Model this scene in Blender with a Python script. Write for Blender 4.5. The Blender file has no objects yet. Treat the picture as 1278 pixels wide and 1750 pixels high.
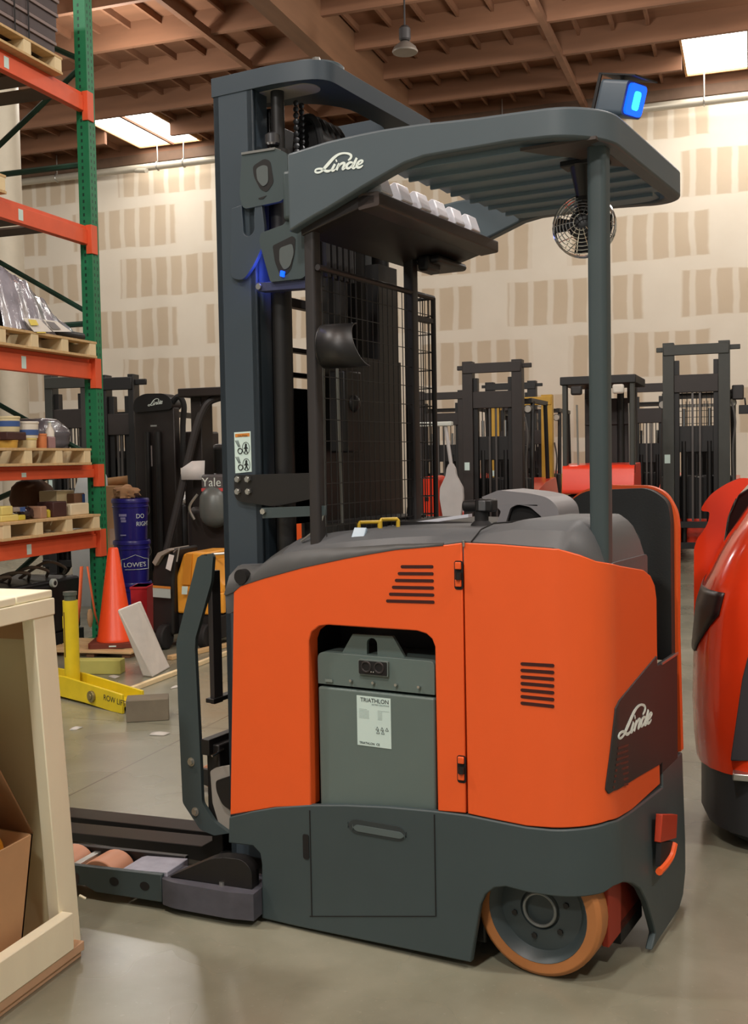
import bpy, bmesh, math, random
from mathutils import Vector, Matrix
from mathutils.geometry import tessellate_polygon
random.seed(7)
SC = bpy.context.scene
COL = SC.collection
PI = math.pi
def V(*a): return Vector(a)
def lin(c):
    return tuple(((x/12.92) if x <= .04045 else ((x+.055)/1.055)**2.4) for x in c)
def srgb(r, g, b): return lin((r/255, g/255, b/255))

# ---------------------------------------------------------------- camera model (frame 1278 x 1750)
F, PITCH, ROLL, YT, YW, HC = 1865., .0489, -.0177, .5138, .3339, 1.35
CX, CY = 639., 875.
_c, _s = math.cos(PITCH), math.sin(PITCH)
FWD = V(0, _c, -_s); UP0 = V(0, _s, _c); RT0 = V(1, 0, 0)
RT = math.cos(ROLL)*RT0 + math.sin(ROLL)*UP0
UPV = -math.sin(ROLL)*RT0 + math.cos(ROLL)*UP0
CAM = V(0, 0, HC)
def ray(px, py): return RT*((px-CX)/F) - UPV*((py-CY)/F) + FWD
def ground(px, py, z=0):
    d = ray(px, py); return CAM + d*((z-HC)/d.z)
# truck axes (camera frame): ex towards its rear, ey across it, away from the viewer
EX = V(math.cos(YT), -math.sin(YT), 0); EY = V(math.sin(YT), math.cos(YT), 0)
ORG = ground(803, 1658)
def toT(p):
    d = p-ORG; return V(d.dot(EX), d.dot(EY), d.z)
def ty(px, py, y=0.):
    d = ray(px, py); return toT(CAM + d*((y-(CAM-ORG).dot(EY))/d.dot(EY)))
def tx(px, py, x=0.):
    d = ray(px, py); return toT(CAM + d*((x-(CAM-ORG).dot(EX))/d.dot(EX)))
def tz(px, py, z=0.): return toT(ground(px, py, z))
# building axes = world axes: x along the far wall, y towards it
BX = V(math.cos(YW), -math.sin(YW), 0); BY = V(math.sin(YW), math.cos(YW), 0)
def toB(p): return V(p.dot(BX), p.dot(BY), p.z)
def wy(px, py, y):
    d = ray(px, py); return toB(CAM + d*((y-CAM.dot(BY))/d.dot(BY)))
def wx(px, py, x):
    d = ray(px, py); return toB(CAM + d*((x-CAM.dot(BX))/d.dot(BX)))
def wz(px, py, z=0.): return toB(ground(px, py, z))
def wd(px, py, depth):            # point of a pixel ray at a given depth
    d = ray(px, py); return toB(CAM + d*(depth/d.dot(FWD)))
TROT = -(YT-YW)
TORG = toB(ORG)

# ---------------------------------------------------------------- materials
MATS = {}
class NT:
    def __init__(s, m): s.t = m.node_tree; s.n = s.t.nodes; s.l = s.t.links
    def new(s, kind, **kw):
        o = s.n.new(kind)
        for k, v in kw.items(): setattr(o, k, v)
        return o
    def link(s, a, b): s.l.new(a, b)
    def m(s, op, a, b=None, c=None):
        o = s.new('ShaderNodeMath', operation=op)
        for i, v in enumerate((a, b, c)):
            if v is None: continue
            if isinstance(v, (int, float)): o.inputs[i].default_value = v
            else: s.link(v, o.inputs[i])
        return o.outputs[0]
    def mix(s, fac, a, b):
        o = s.new('ShaderNodeMix', data_type='RGBA')
        for i, v in ((0, fac), (6, a), (7, b)):
            if isinstance(v, (int, float)): o.inputs[i].default_value = v
            elif isinstance(v, tuple): o.inputs[i].default_value = (*v[:3], 1)
            else: s.link(v, o.inputs[i])
        return o.outputs[2]
def mat(name, col, rough=.5, metal=0., var=.06, scale=8., bump=0., coat=0., emit=None, estr=0., spec=.5, trans=0., alpha=1., stretch=None):
    if name in MATS: return MATS[name]
    m = bpy.data.materials.new(name); m.use_nodes = True
    t = NT(m); b = t.n['Principled BSDF']
    tc = t.new('ShaderNodeTexCoord')
    src = tc.outputs['Object']
    if stretch:
        mp = t.new('ShaderNodeMapping'); mp.inputs['Scale'].default_value = stretch
        t.link(src, mp.inputs['Vector']); src = mp.outputs[0]
    nz = t.new('ShaderNodeTexNoise'); nz.inputs['Scale'].default_value = scale; nz.inputs['Detail'].default_value = 5
    t.link(src, nz.inputs['Vector'])
    lo = tuple(max(0, c*(1-var*2)) for c in col); hi = tuple(min(1, c*(1+var*2)) for c in col)
    t.link(t.mix(nz.outputs[0], lo, hi), b.inputs['Base Color'])
    b.inputs['Roughness'].default_value = rough; b.inputs['Metallic'].default_value = metal
    b.inputs['Specular IOR Level'].default_value = spec
    b.inputs['Coat Weight'].default_value = coat; b.inputs['Coat Roughness'].default_value = .06
    b.inputs['Transmission Weight'].default_value = trans; b.inputs['Alpha'].default_value = alpha
    if emit: b.inputs['Emission Color'].default_value = (*emit, 1); b.inputs['Emission Strength'].default_value = estr
    if bump:
        n2 = t.new('ShaderNodeTexNoise'); n2.inputs['Scale'].default_value = scale*12; t.link(src, n2.inputs['Vector'])
        bp = t.new('ShaderNodeBump'); bp.inputs['Strength'].default_value = bump; bp.inputs['Distance'].default_value = .002
        t.link(n2.outputs[0], bp.inputs['Height']); t.link(bp.outputs[0], b.inputs['Normal'])
    MATS[name] = m
    return m

# ---------------------------------------------------------------- mesh builder
class MB:
    def __init__(s): s.v = []; s.f = []
    def add(s, vs, fs):
        b = len(s.v); s.v += [Vector(v) for v in vs]; s.f += [tuple(b+i for i in f) for f in fs]; return s
    def box(s, x0, x1, y0, y1, z0, z1, M=None):
        x0, x1 = min(x0, x1), max(x0, x1); y0, y1 = min(y0, y1), max(y0, y1); z0, z1 = min(z0, z1), max(z0, z1)
        vs = [V(x, y, z) for z in (z0, z1) for y in (y0, y1) for x in (x0, x1)]
        if M is not None: vs = [M @ v for v in vs]
        return s.add(vs, [(0, 2, 3, 1), (4, 5, 7, 6), (0, 1, 5, 4), (2, 6, 7, 3), (0, 4, 6, 2), (1, 3, 7, 5)])
    def prism(s, pts, a, b, ax='y', M=None):
        # pts: 2-D outline; ax: extrusion axis; remaining coordinates in x,y,z order
        n = len(pts); area = sum(pts[i][0]*pts[(i+1) % n][1]-pts[(i+1) % n][0]*pts[i][1] for i in range(n))
        if area < 0: pts = pts[::-1]
        def mk(p, t):
            if ax == 'y': return V(p[0], t, p[1])
            if ax == 'x': return V(t, p[0], p[1])
            return V(p[0], p[1], t)
        lo, hi = min(a, b), max(a, b)
        vs = [mk(p, lo) for p in pts]+[mk(p, hi) for p in pts]
        if M is not None: vs = [M @ v for v in vs]
        tri = tessellate_polygon([[V(p[0], p[1], 0) for p in pts]])
        fs = []
        for t in tri:
            q = tuple(t)
            ar = (pts[q[1]][0]-pts[q[0]][0])*(pts[q[2]][1]-pts[q[0]][1])-(pts[q[2]][0]-pts[q[0]][0])*(pts[q[1]][1]-pts[q[0]][1])
            if ar < 0: q = q[::-1]
            fs.append(tuple(i+n for i in q)); fs.append(q[::-1])
        for i in range(n):
            j = (i+1) % n; fs.append((i, j, j+n, i+n))
        if ax == 'y': fs = [f[::-1] for f in fs]
        return s.add(vs, fs)
    def ring(s, rings, cap=True, closed=False):
        n = len(rings[0]); vs = [p for r in rings for p in r]; fs = []
        k = len(rings)
        for a in range(k if closed else k-1):
            for i in range(n):
                j = (i+1) % n; c = ((a+1) % k)*n; fs.append((a*n+i, a*n+j, c+j, c+i))
        if cap and not closed:
            fs.append(tuple(range(n))[::-1]); fs.append(tuple((k-1)*n+i for i in range(n)))
        return s.add(vs, fs)
    def tube(s, path, r, n=10, r2=None, cap=True, closed=False):
        path = [Vector(p) for p in path]; rings = []; up = None
        m = len(path)
        for i, p in enumerate(path):
            if closed: d = path[(i+1) % m]-path[i-1]
            else: d = path[min(i+1, m-1)]-path[max(i-1, 0)]
            d.normalize()
            if up is None: up = d.orthogonal().normalized()
            up = (up-d*up.dot(d))
            if up.length < 1e-6: up = d.orthogonal()
            up.normalize(); w = d.cross(up)
            rr = r if r2 is None else r+(r2-r)*i/max(1, m-1)
            rings.append([p+(up*math.cos(2*PI*k/n)+w*math.sin(2*PI*k/n))*rr for k in range(n)])
        return s.ring(rings, cap, closed)
    def cyl(s, p, q, r, r2=None, n=20): return s.tube([p, q], r, n, r2)
    def lathe(s, prof, n=28, M=None, cap=True):
        vs = []; fs = []; k = len(prof)
        for r, z in prof:
            for i in range(n):
                a = 2*PI*i/n; vs.append(V(r*math.cos(a), r*math.sin(a), z))
        for a in range(k-1):
            for i in range(n):
                j = (i+1) % n; fs.append((a*n+i, a*n+j, (a+1)*n+j, (a+1)*n+i))
        if cap and prof[0][0] > 1e-5: fs.append(tuple(range(n))[::-1])
        if cap and prof[-1][0] > 1e-5: fs.append(tuple((k-1)*n+i for i in range(n)))
        if M is not None: vs = [M @ v for v in vs]
        return s.add(vs, fs)
    def ball(s, c, r, n=16, sc=(1, 1, 1)):
        prof = [(max(1e-6, math.sin(PI*i/(n//2))), -math.cos(PI*i/(n//2))) for i in range(n//2+1)]
        return s.lathe(prof, n, Matrix.Translation(c) @ Matrix.Diagonal((r*sc[0], r*sc[1], r*sc[2], 1)))
    def ribbon(s, pts, w, nrm, th=.001):
        # flat stroke of varying width lying on a surface with normal nrm
        nrm = Vector(nrm).normalized(); vs = []; fs = []; m = len(pts)
        for i, p in enumerate(pts):
            d = pts[min(i+1, m-1)]-pts[max(i-1, 0)]; q = nrm.cross(d).normalized()
            ww = w[i]/2 if isinstance(w, list) else w/2
            for t in (0, th): vs += [p+q*ww+nrm*t, p-q*ww+nrm*t]
        for i in range(m-1):
            a = i*4; b = a+4
            fs += [(a+2, a+3, b+3, b+2), (a+1, a, b, b+1), (a, a+2, b+2, b), (a+3, a+1, b+1, b+3)]
        fs += [(0, 1, 3, 2), (m*4-4, m*4-2, m*4-1, m*4-3)]
        return s.add(vs, fs)
    def build(s, name, material, parent=None, bev=0., sm=True, seg=2, ang=35, loc=None, fixn=True, sub=0):
        me = bpy.data.meshes.new(name); me.from_pydata([tuple(v) for v in s.v], [], s.f); 
        if fixn:
            bm = bmesh.new(); bm.from_mesh(me); bmesh.ops.recalc_face_normals(bm, faces=bm.faces); bm.to_mesh(me); bm.free()
        me.update()
        if material: me.materials.append(material)
        o = bpy.data.objects.new(name, me); COL.objects.link(o)
        if parent is not None: o.parent = parent
        if loc is not None: o.location = loc
        if sm:
            me.polygons.foreach_set('use_smooth', [True]*len(me.polygons)); me.set_sharp_from_angle(angle=math.radians(ang))
        if bev:
            b = o.modifiers.new('bevel', 'BEVEL'); b.width = bev; b.segments = seg; b.limit_method = 'ANGLE'; b.angle_limit = math.radians(40); b.harden_normals = False
        if sub:
            u = o.modifiers.new('subd', 'SUBSURF'); u.levels = sub; u.render_levels = sub
        return o
def tag(o, label, cat=None, group=None, kind=None):
    if label: o['label'] = label
    if cat: o['category'] = cat
    if group: o['group'] = group
    if kind: o['kind'] = kind
    return o
def thing(name, label, cat, loc=(0, 0, 0), rz=0., group=None):
    o = bpy.data.objects.new(name, None); COL.objects.link(o); o.location = loc; o.rotation_euler = (0, 0, rz); o.empty_display_size = .1
    return tag(o, label, cat, group)
def copy_tree(o, parent=None):
    c = o.copy(); COL.objects.link(c)
    if parent is not None: c.parent = parent
    for ch in list(o.children): copy_tree(ch, c)
    return c
def struct(o): o['kind'] = 'structure'; return o
def catmull(pts, k=6):
    pts = [Vector(p) for p in pts]; out = []
    for i in range(len(pts)-1):
        p0 = pts[max(i-1, 0)]; p1 = pts[i]; p2 = pts[i+1]; p3 = pts[min(i+2, len(pts)-1)]
        for j in range(k):
            t = j/k
            out.append(.5*((2*p1)+(p2-p0)*t+(2*p0-5*p1+4*p2-p3)*t*t+(3*p1-p0-3*p2+p3)*t**3))
    out.append(pts[-1]); return out
def rr(x0, x1, z0, z1, r, n=5):        # rounded rectangle outline
    out = []
    for cx, cz, a0 in ((x1-r, z0+r, -90), (x1-r, z1-r, 0), (x0+r, z1-r, 90), (x0+r, z0+r, 180)):
        for i in range(n+1):
            a = math.radians(a0+90*i/n); out.append((cx+r*math.cos(a), cz+r*math.sin(a)))
    return out
def rnd(poly, rads, n=4):              # round the corners of a polygon
    out = []; m = len(poly)
    for i in range(m):
        r = rads[i] if isinstance(rads, (list, tuple)) else rads
        p = Vector(poly[i][:2]); a = Vector(poly[i-1][:2])-p; b = Vector(poly[(i+1) % m][:2])-p
        if r <= 0 or a.length < 1e-6 or b.length < 1e-6: out.append(tuple(p)); continue
        d = min(r, a.length*.45, b.length*.45); A = p+a.normalized()*d; B = p+b.normalized()*d
        for j in range(n+1):
            t = j/n; out.append(tuple(A*(1-t)**2+p*2*t*(1-t)+B*t*t))
    return out
def text(body, size, material, parent, M, name='lettering', ext=.0006, align='LEFT', sx=1., wrap=None):
    cu = bpy.data.curves.new(name, 'FONT'); cu.body = body; cu.size = size; cu.extrude = ext; cu.align_x = align; cu.resolution_u = 3
    tmp = bpy.data.objects.new('tmp', cu); COL.objects.link(tmp)
    dg = bpy.context.evaluated_depsgraph_get(); me = bpy.data.meshes.new_from_object(tmp.evaluated_get(dg))
    bpy.data.objects.remove(tmp); bpy.data.curves.remove(cu)
    for v in me.vertices:
        co = V(v.co.x*sx, v.co.y, v.co.z)
        v.co = wrap(co) if wrap else (M @ co)
    me.materials.clear(); me.materials.append(material); me.name = name
    o = bpy.data.objects.new(name, me); COL.objects.link(o); o.parent = parent
    return o
def plane_M(o, u, v):                  # matrix: local x->u, y->v, z->u x v, origin o
    u = Vector(u).normalized(); v = Vector(v); v = (v-u*v.dot(u)).normalized(); w = u.cross(v)
    M = Matrix.Identity(4)
    for i in range(3): M[i][0] = u[i]; M[i][1] = v[i]; M[i][2] = w[i]; M[i][3] = o[i]
    return M
LOGO = [
 ([(830,245),(885,200),(895,140),(840,100),(730,88),(620,118),(520,190),(440,275),(370,355),(315,415),(270,470),(210,505),(150,512),(112,488),(130,448),(190,428),(270,436),(350,478),(410,478),(465,450)],
  [26,46,46,40,34,44,58,66,66,58,40,36,36,36,36,36,44,50,44,26]),
 ([(545,325),(505,400),(478,455),(510,470),(560,435)], [50,52,50,36,20]),
 ([(563,262),(587,245)], [52,52]),
 ([(640,312),(605,385),(575,460)], [50,54,54]),
 ([(612,400),(665,330),(730,302),(752,330),(720,405),(718,440),(770,415)], [30,40,46,50,52,40,20]),
 ([(935,292),(870,292),(812,340),(800,398),(845,418),(905,375),(950,310)], [30,44,52,52,42,36,36]),
 ([(1022,190),(975,290),(940,370),(935,405),(965,415),(1005,385)], [46,54,56,50,36,20]),
 ([(1030,345),(1100,320),(1148,270),(1120,245),(1060,280),(1022,350),(1040,398),(1100,392),(1155,352)], [26,32,40,36,44,52,48,38,22])]
def logo(fn, unit, nrm, material, parent, name='logo'):
    mb = MB()
    for pts, ws in LOGO:
        q = catmull([V(p[0], p[1], w) for p, w in zip(pts, ws)], 5)
        mb.ribbon([fn(p.x, p.y) for p in q], [p.z*unit for p in q], nrm, .0012)
    return mb.build(name, material, parent, sm=False, fixn=True)
KEY, AMB, EXPO = 930., .38, 0.
# ---------------------------------------------------------------- palette
ORANGE = mat('orange_paint', srgb(236, 95, 38), .42, var=.02, bump=.03)
ORANGE_D = mat('dark_orange_paint', srgb(180, 55, 24), .45, var=.04)
RED = mat('glossy_red_orange_paint', srgb(236, 66, 28), .16, var=.02, coat=.6)
CHAR = mat('charcoal_paint', srgb(60, 73, 75), .5, var=.04, bump=.05)
SLATE = mat('slate_paint', srgb(54, 66, 75), .5, var=.04)
ROOFG = mat('blue_grey_paint', srgb(78, 90, 96), .42, var=.03)
DARK = mat('dark_brown_grey_plastic', srgb(44, 41, 41), .5, var=.05)
BLACK = mat('black_steel', srgb(24, 23, 23), .45, var=.1)
BLACKM = mat('matt_black', srgb(14, 13, 13), .7, var=.1)
RUBBER = mat('black_rubber', srgb(28, 28, 29), .75, var=.12, bump=.1)
PAD = mat('black_vinyl', srgb(40, 43, 43), .55, var=.05, bump=.15, scale=14)
COWL = mat('grey_moulded_plastic', srgb(84, 86, 88), .5, var=.03, bump=.12, scale=20)
CONS = mat('light_grey_plastic', srgb(132, 130, 132), .45, var=.03)
BATT = mat('grey_green_enamel', srgb(98, 114, 110), .4, var=.025, bump=.04)
STEEL = mat('bright_steel', srgb(190, 190, 185), .3, .9, var=.05)
CHROME = mat('chrome', srgb(215, 215, 215), .12, 1., var=.02)
ALU = mat('brushed_aluminium', srgb(222, 224, 232), .35, .15, var=.05)
WHITE = mat('white_print', srgb(226, 238, 232), .5, var=.01)
PAPER = mat('white_label', srgb(205, 228, 222), .4, var=.015)
INK = mat('black_ink', srgb(30, 36, 36), .6, var=.02)
GREYINK = mat('grey_ink', srgb(140, 158, 156), .6, var=.02)
CODEINK = mat('pale_grey_ink', srgb(172, 190, 186), .6, var=.02)
AMBER = mat('amber_band', srgb(205, 130, 50), .5, var=.03)
TAN = mat('tan_polyurethane', srgb(172, 112, 62), .5, var=.06, scale=14)
PINKPU = mat('salmon_polyurethane', srgb(205, 150, 120), .5, var=.05)
DUSTY = mat('dusty_dark_steel', srgb(72, 72, 80), .6, var=.2, scale=16, bump=.1)
DUSTYW = mat('white_dusted_steel', srgb(150, 152, 165), .7, var=.2, scale=18)
BLUEL = mat('blue_lens', srgb(20, 60, 255), .2, emit=srgb(10, 80, 255), estr=2.2)
BLUEC = mat('blue_core', srgb(60, 200, 255), .2, emit=srgb(40, 190, 255), estr=3.5)
MUDGREY = mat('pale_grey_steel', srgb(150, 146, 138), .5, var=.06)
YEL = mat('yellow_paint', srgb(214, 178, 52), .45, var=.06)
CLEARGREY = mat('frosted_blue_plastic', srgb(140, 160, 175), .25, var=.1)

T = thing('reach_truck', 'large orange and charcoal stand-up reach truck standing alone in the foreground', 'reach truck', TORG, TROT)

# ---- side shell wrapped round the rounded rear corner: u runs along the side, then across the back
XC, RC, XR = .22, .14, .36
def path(u, off):
    if u <= XC: return (u, -off)
    a = (u-XC)/RC
    if a < PI/2: return (XC+(RC+off)*math.sin(a), RC-(RC+off)*math.cos(a))
    return (XR+off, RC+(u-XC-RC*PI/2))
def pw(px, py, off=0.):
    c = toT(CAM); d = toT(CAM+ray(px, py))-c
    t = (-off-c.y)/d.y; p = c+d*t
    if p.x <= XC: return (p.x, p.z)
    t = (XR+off-c.x)/d.x; p2 = c+d*t
    if p2.y >= RC: return (XC+RC*PI/2+p2.y-RC, p2.z)
    ox, oy = c.x-XC, c.y-RC; A = d.x**2+d.y**2; B = 2*(ox*d.x+oy*d.y); Cc = ox*ox+oy*oy-(RC+off)**2
    D = max(0, B*B-4*A*Cc); t = (-B-math.sqrt(D))/(2*A); p = c+d*t
    return (XC+RC*math.atan2(p.x-XC, -(p.y-RC)), p.z)
def wrap_panel(pts, off, th, name, m, parent=None, bev=.003):
    bm = bmesh.new(); vs = [bm.verts.new((p[0], p[1], 0)) for p in pts]
    bm.faces.new(vs)
    us = [p[0] for p in pts]
    if max(us) > XC:
        cuts = [XC+RC*PI/2*i/14 for i in range(15)]+[.5, .56, .62, .7, .8, .9, 1.0]
        for u in cuts:
            bmesh.ops.bisect_plane(bm, geom=bm.verts[:]+bm.edges[:]+bm.faces[:], plane_co=(u, 0, 0), plane_no=(1, 0, 0), dist=1e-5)
    f = off if callable(off) else (lambda u, z: off)
    outer = {}; n = len(bm.verts); bm.verts.index_update(); V0 = []; V1 = []
    for v in bm.verts:
        o = f(v.co.x, v.co.y); a = path(v.co.x, o); b = path(v.co.x, o-th)
        V0.append(V(a[0], a[1], v.co.y)); V1.append(V(b[0], b[1], v.co.y))
    fs = []
    for fc in bm.faces:
        i = [v.index for v in fc.verts]; fs.append(tuple(i)); fs.append(tuple(n+k for k in i[::-1]))
    for e in bm.edges:
        if e.is_boundary: a, b = e.verts[0].index, e.verts[1].index; fs.append((a, b, b+n, a+n))
    bm.free()
    mb = MB(); mb.add(V0+V1, fs)
    return mb.build(name, m, parent if parent is not None else T, bev=bev, ang=40)
def PW(*pts, off=0.): return [pw(x, y, off) for x, y in pts]

# orange front panel with the battery cut-out
fp = PW((393,1393),(399,1012),(407,1002),(449,988),(518,969),(604,950.6),(676,938.5),(762,931),(789,927.5),(796,1390),(748,1386),(743,1105),(738,1092),(728,1083),(712,1078),(560,1068),(545,1070),(532,1080),(527,1095),(531,1378),(470,1380))
wrap_panel(fp, 0., .05, 'front_panel', ORANGE)
dp = PW((791.5,927.5),(850,930),(900,934),(954,938),(990,948),(1019,959),(1060,967),(1100,974),(1112,984),(1119,1000),(1122,1023),(1123,1110),(1128,1340),(1080,1384),(1040,1403),(1020,1409),(980,1414.5),(940,1415),(900,1412),(850,1402),(799,1391))
door = wrap_panel(dp, 0., .014, 'side_door', ORANGE)
SKOFF = lambda u, z: .004+.036*min(1, max(0, (u-.25)/.25))*min(1, max(0, (.42-z)/.3))*(1-.75*min(1, max(0, (u-.92)/.16)))
sk = PW((391,1397),(430,1387),(470,1380),(530,1376),(590,1376),(660,1379),(740,1386),(797,1393),(850,1404),(900,1414),(940,1418),(985,1417),(1020,1412),(1040,1406),(1080,1386),(1129,1344),(1131,1290),(1164,1290),(1166,1480),(1165,1530),off=.004)
sk[-1] = (1.085, .06); sk[-2] = (1.09, .16); sk[-3] = (1.09, .43); sk[-4] = (.855, .43); sk[-5] = (.845, .388)
sk += [(1.0, .018), (.60, .014)]
sk += PW((1102,1592),(1090,1540),(1082,1517),(1072,1508),(1060,1507),(1046,1514),(1030,1526),(1000,1533),(960,1535),(900,1527),(862,1517),(843,1519),(828,1530),(819,1548),(803,1647),(510,1586),(445,1571),(445,1478),(442,1460),(430,1447),(388,1442), off=.01)
wrap_panel(sk, SKOFF, .02, 'lower_skirt', CHAR, bev=.004)
# seams and pocket on the skirt
mb = MB()
for a, b in (((529,1385),(529,1566)),((742,1392),(743,1566))):
    p, q = ty(*a, -.005), ty(*b, -.005); mb.box(p.x-.0015, p.x+.0015, -.0058, -.003, q.z, p.z)
p, q = ty(529,1566,-.005), ty(743,1566,-.005); mb.prism([(p.x,p.z-.001),(q.x,q.z-.001),(q.x,q.z+.001),(p.x,p.z+.001)], -.0055, -.003)
mb.build('skirt_seam', BLACKM, T, sm=False)
a, b = ty(596,1398), ty(696,1437)
mb = MB(); o = rr(a.x, b.x, b.z-.002, a.z+.002, .028, 6); mb.prism(o, -.0065, -.003)
hp = mb.build('hand_pocket', mat('pocket_dark', srgb(46, 54, 55), .6), T)
mb = MB(); o = rr(a.x+.016, b.x-.004, b.z+.005, a.z-.012, .018, 6); mb.prism(o, -.0085, -.005); mb.build('pocket_floor', mat('pocket_grey', srgb(84, 97, 97), .5), hp, bev=.002)
a, b = ty(519,1424), ty(530,1468); mb = MB(); mb.prism(rr(a.x, b.x, b.z, a.z, .006, 4), -.0065, -.003); mb.build('latch_slot', BLACKM, T)
# dark rear-side panel with emblem and louvre
lp = PW((1123,1117),(1128,1306),(1090,1328),(1048,1352),(1040,1357),(1035,1350),(1036,1338),(1048,1245),(1052,1210),(1058,1198),(1086,1164), off=.003)
lp[0] = (lp[0][0]+.0, .745); e = lp[1]
lp = [(.855, .748)]+[(.855, e[1])]+lp[1:]
wrap_panel([(1.032,.748),(1.032,.425),(.85,.425)]+lp[1:]+[pw(1122,1121,.003), (pw(1122,1121,.003)[0]+.004,.748)], .004, .012, 'corner_panel', DARK, bev=.002)
mb = MB(); mb.box(.364, .368, .545, .732, .744, .7505); mb.build('sill_strip', STEEL, T)
def uv2p(u, z, off): q = path(u, off); return V(q[0], q[1], z)
bl, br_, tp = pw(1054.5,1264,.004), pw(1112.5,1234,.004), pw(1095,1204,.004)
def afn(A, B, Cc, P0, P1, P2):          # affine map logo px -> target
    def fn(x, y):
        d1, d2 = (B[0]-A[0], B[1]-A[1]), (Cc[0]-A[0], Cc[1]-A[1]); e_ = (x-A[0], y-A[1])
        det = d1[0]*d2[1]-d1[1]*d2[0]; s_ = (e_[0]*d2[1]-e_[1]*d2[0])/det; t_ = (d1[0]*e_[1]-d1[1]*e_[0])/det
        return P0+(P1-P0)*s_+(P2-P0)*t_
    return fn
lfn = afn((95,525), (1165,395), (760,84), V(bl[0],bl[1],0), V(br_[0],br_[1],0), V(tp[0],tp[1],0))
logo(lambda x, y: uv2p(lfn(x, y).x, lfn(x, y).y, .0045), (br_[0]-bl[0])/1070*.62, V(.8,-.3,0), WHITE, T, 'rear_logo')
mb = MB()
for i in range(8):
    yy = 1275+i*9.5; l = 1056-i*1.2
    A, B = pw(l,yy+4,.0045), pw(1073,yy-2,.0045)
    a, b = uv2p(*A,.0048), uv2p(*B,.0048)
    mb.ribbon([a+(b-a)*k/4 for k in range(5)], .006, V(.9,-.3,0), .001)
mb.build('rear_louvre', mat('louvre_red_brown', srgb(96, 40, 28), .7), T, sm=False)
# slotted vents in the orange panels
SLOT = mat('slot_shadow', srgb(58, 16, 8), .8)
def slots(name, rows):
    mb = MB()
    for (x0, y0, x1, y1) in rows:
        a, b = ty(x0, y0, -.0005), ty(x1, y1, -.0005); w = .0042; out = []
        for c, a0 in ((b, -90), (a, 90)):
            for i in range(7):
                g = math.radians(a0+180*i/6); out.append((c.x+w*math.cos(g), c.z+w*math.sin(g)))
        mb.prism(out, -.0012, .003)
    return mb.build(name, SLOT, T, sm=False)
slots('front_vent', [(687+(-5.0*i), 968.5+11.7*i, 738+.4*i, 968.5+12.1*i) for i in range(6)])
slots('door_vent', [(892, 1134.5+11.2*i, 944, 1137.5+11.6*i) for i in range(7)])
# door hinges
for (hx, y0, y1) in ((784, 958, 1008), (789, 1290, 1339)):
    a, b = ty(hx-8, y0), ty(hx+7.5, y1); mb = MB(); mb.prism(rr(a.x, b.x, b.z, a.z, .007), -.0012, .002)
    h = mb.build('door_hinge', BLACKM, T)
    cx = (a.x+b.x)/2; H = a.z-b.z; mb = MB()
    for k in (0, 2): mb = MB(); mb.box(a.x+.004, b.x-.004, -.007, 0, b.z+.008+k*H*.3, b.z+.008+k*H*.3+H*.25); mb.build('hinge_leaf', ORANGE, h, bev=.002)
    mb = MB(); mb.cyl((cx+.002, -.006, b.z+H*.36), (cx+.002, -.006, b.z+H*.6), .0085, n=14); mb.build('hinge_pin', BLACK, h)
mb = MB(); p = ty(793,926); mb.cyl((p.x,-.002,p.z-.012),(p.x,-.002,p.z+.004),.003,n=8); mb.build('door_pin', STEEL, T)
# inner body so nothing is hollow
mb = MB(); mb.box(-.70, -.50, .055, .80, .06, .93); mb.box(-.52, -.08, .20, .44, .06, 1.05); mb.box(-.10, .30, .06, .44, .32, 1.03); mb.box(-.10, .02, .06, .44, .05, .34)
mb.box(.30, .345, .16, .50, .32, 1.0); mb.box(-.70, -.06, .44, .80, .06, .90)
mb.build('chassis', BLACK, T, bev=.006)
mb = MB(); mb.box(-.06, .355, .44, .80, .22, .245); mb.box(.30, .35, .50, .80, .245, .43); mb.build('operator_floor', RUBBER, T)
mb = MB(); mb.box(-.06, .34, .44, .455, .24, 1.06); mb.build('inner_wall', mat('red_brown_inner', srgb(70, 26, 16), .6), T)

# ---- battery in its bay
bt = MB(); A, B = ty(541,1117,.022), ty(745,1390,.022); S1 = ty(541,1168,.022).z; S2 = S1-.004
zt = A.z; x0, x1 = A.x, B.x
mb = MB(); mb.box(x0+.002, x1, .022, .19, .33, S2-.004)
bat = mb.build('battery', BATT, T, bev=.006, seg=3)
lid = MB(); lid.prism(rnd([(x0, S1), (x1, S1), (x1, zt+.005), (x0, zt+.005)], [0, 0, .016, .022]), .026, .19)
lid = lid.build('battery_lid', BATT, bat, bev=.004)
e = [ty(x, y, .05) for x, y in ((585,1113),(604,1083),(672,1083),(694,1118))]
mb = MB(); hole = ty(637,1100,.05); r = .0165
out = [(p.x, p.z) for p in e]; base = e[0].z-.006
poly = [(e[0].x, base), (e[1].x, e[1].z), (e[2].x, e[1].z+.002), (e[3].x, base), (hole.x+r, base)]
poly += [(hole.x+r*math.cos(PI*i/10), hole.z+r*math.sin(PI*i/10)) for i in range(11)]+[(hole.x-r, base)]
mb.prism(poly, .045, .057); mb.build('lifting_eye', BATT, lid, bev=.0015)
a, b = ty(614,1128,.02), ty(662,1155,.02); mb = MB(); mb.prism(rr(a.x-.003, b.x+.003, b.z-.003, a.z+.003, .004), .018, .03); mb.build('socket_frame', mat('socket_rim', srgb(112, 124, 120), .4), lid)
mb = MB(); mb.prism(rr(a.x, b.x, b.z, a.z, .003), .0155, .03)
so = mb.build('power_socket', BLACKM, lid); mb = MB(); cz = (a.z+b.z)/2
for k in (.27, .73):
    c = V(a.x+(b.x-a.x)*k, .0155, cz+.002); mb.tube([c+V(math.cos(t)*.014, 0, math.sin(t)*.014) for t in [2*PI*i/18 for i in range(18)]], .003, 6, closed=True)
mb.build('contact', DARK, so); mb = MB()
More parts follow.
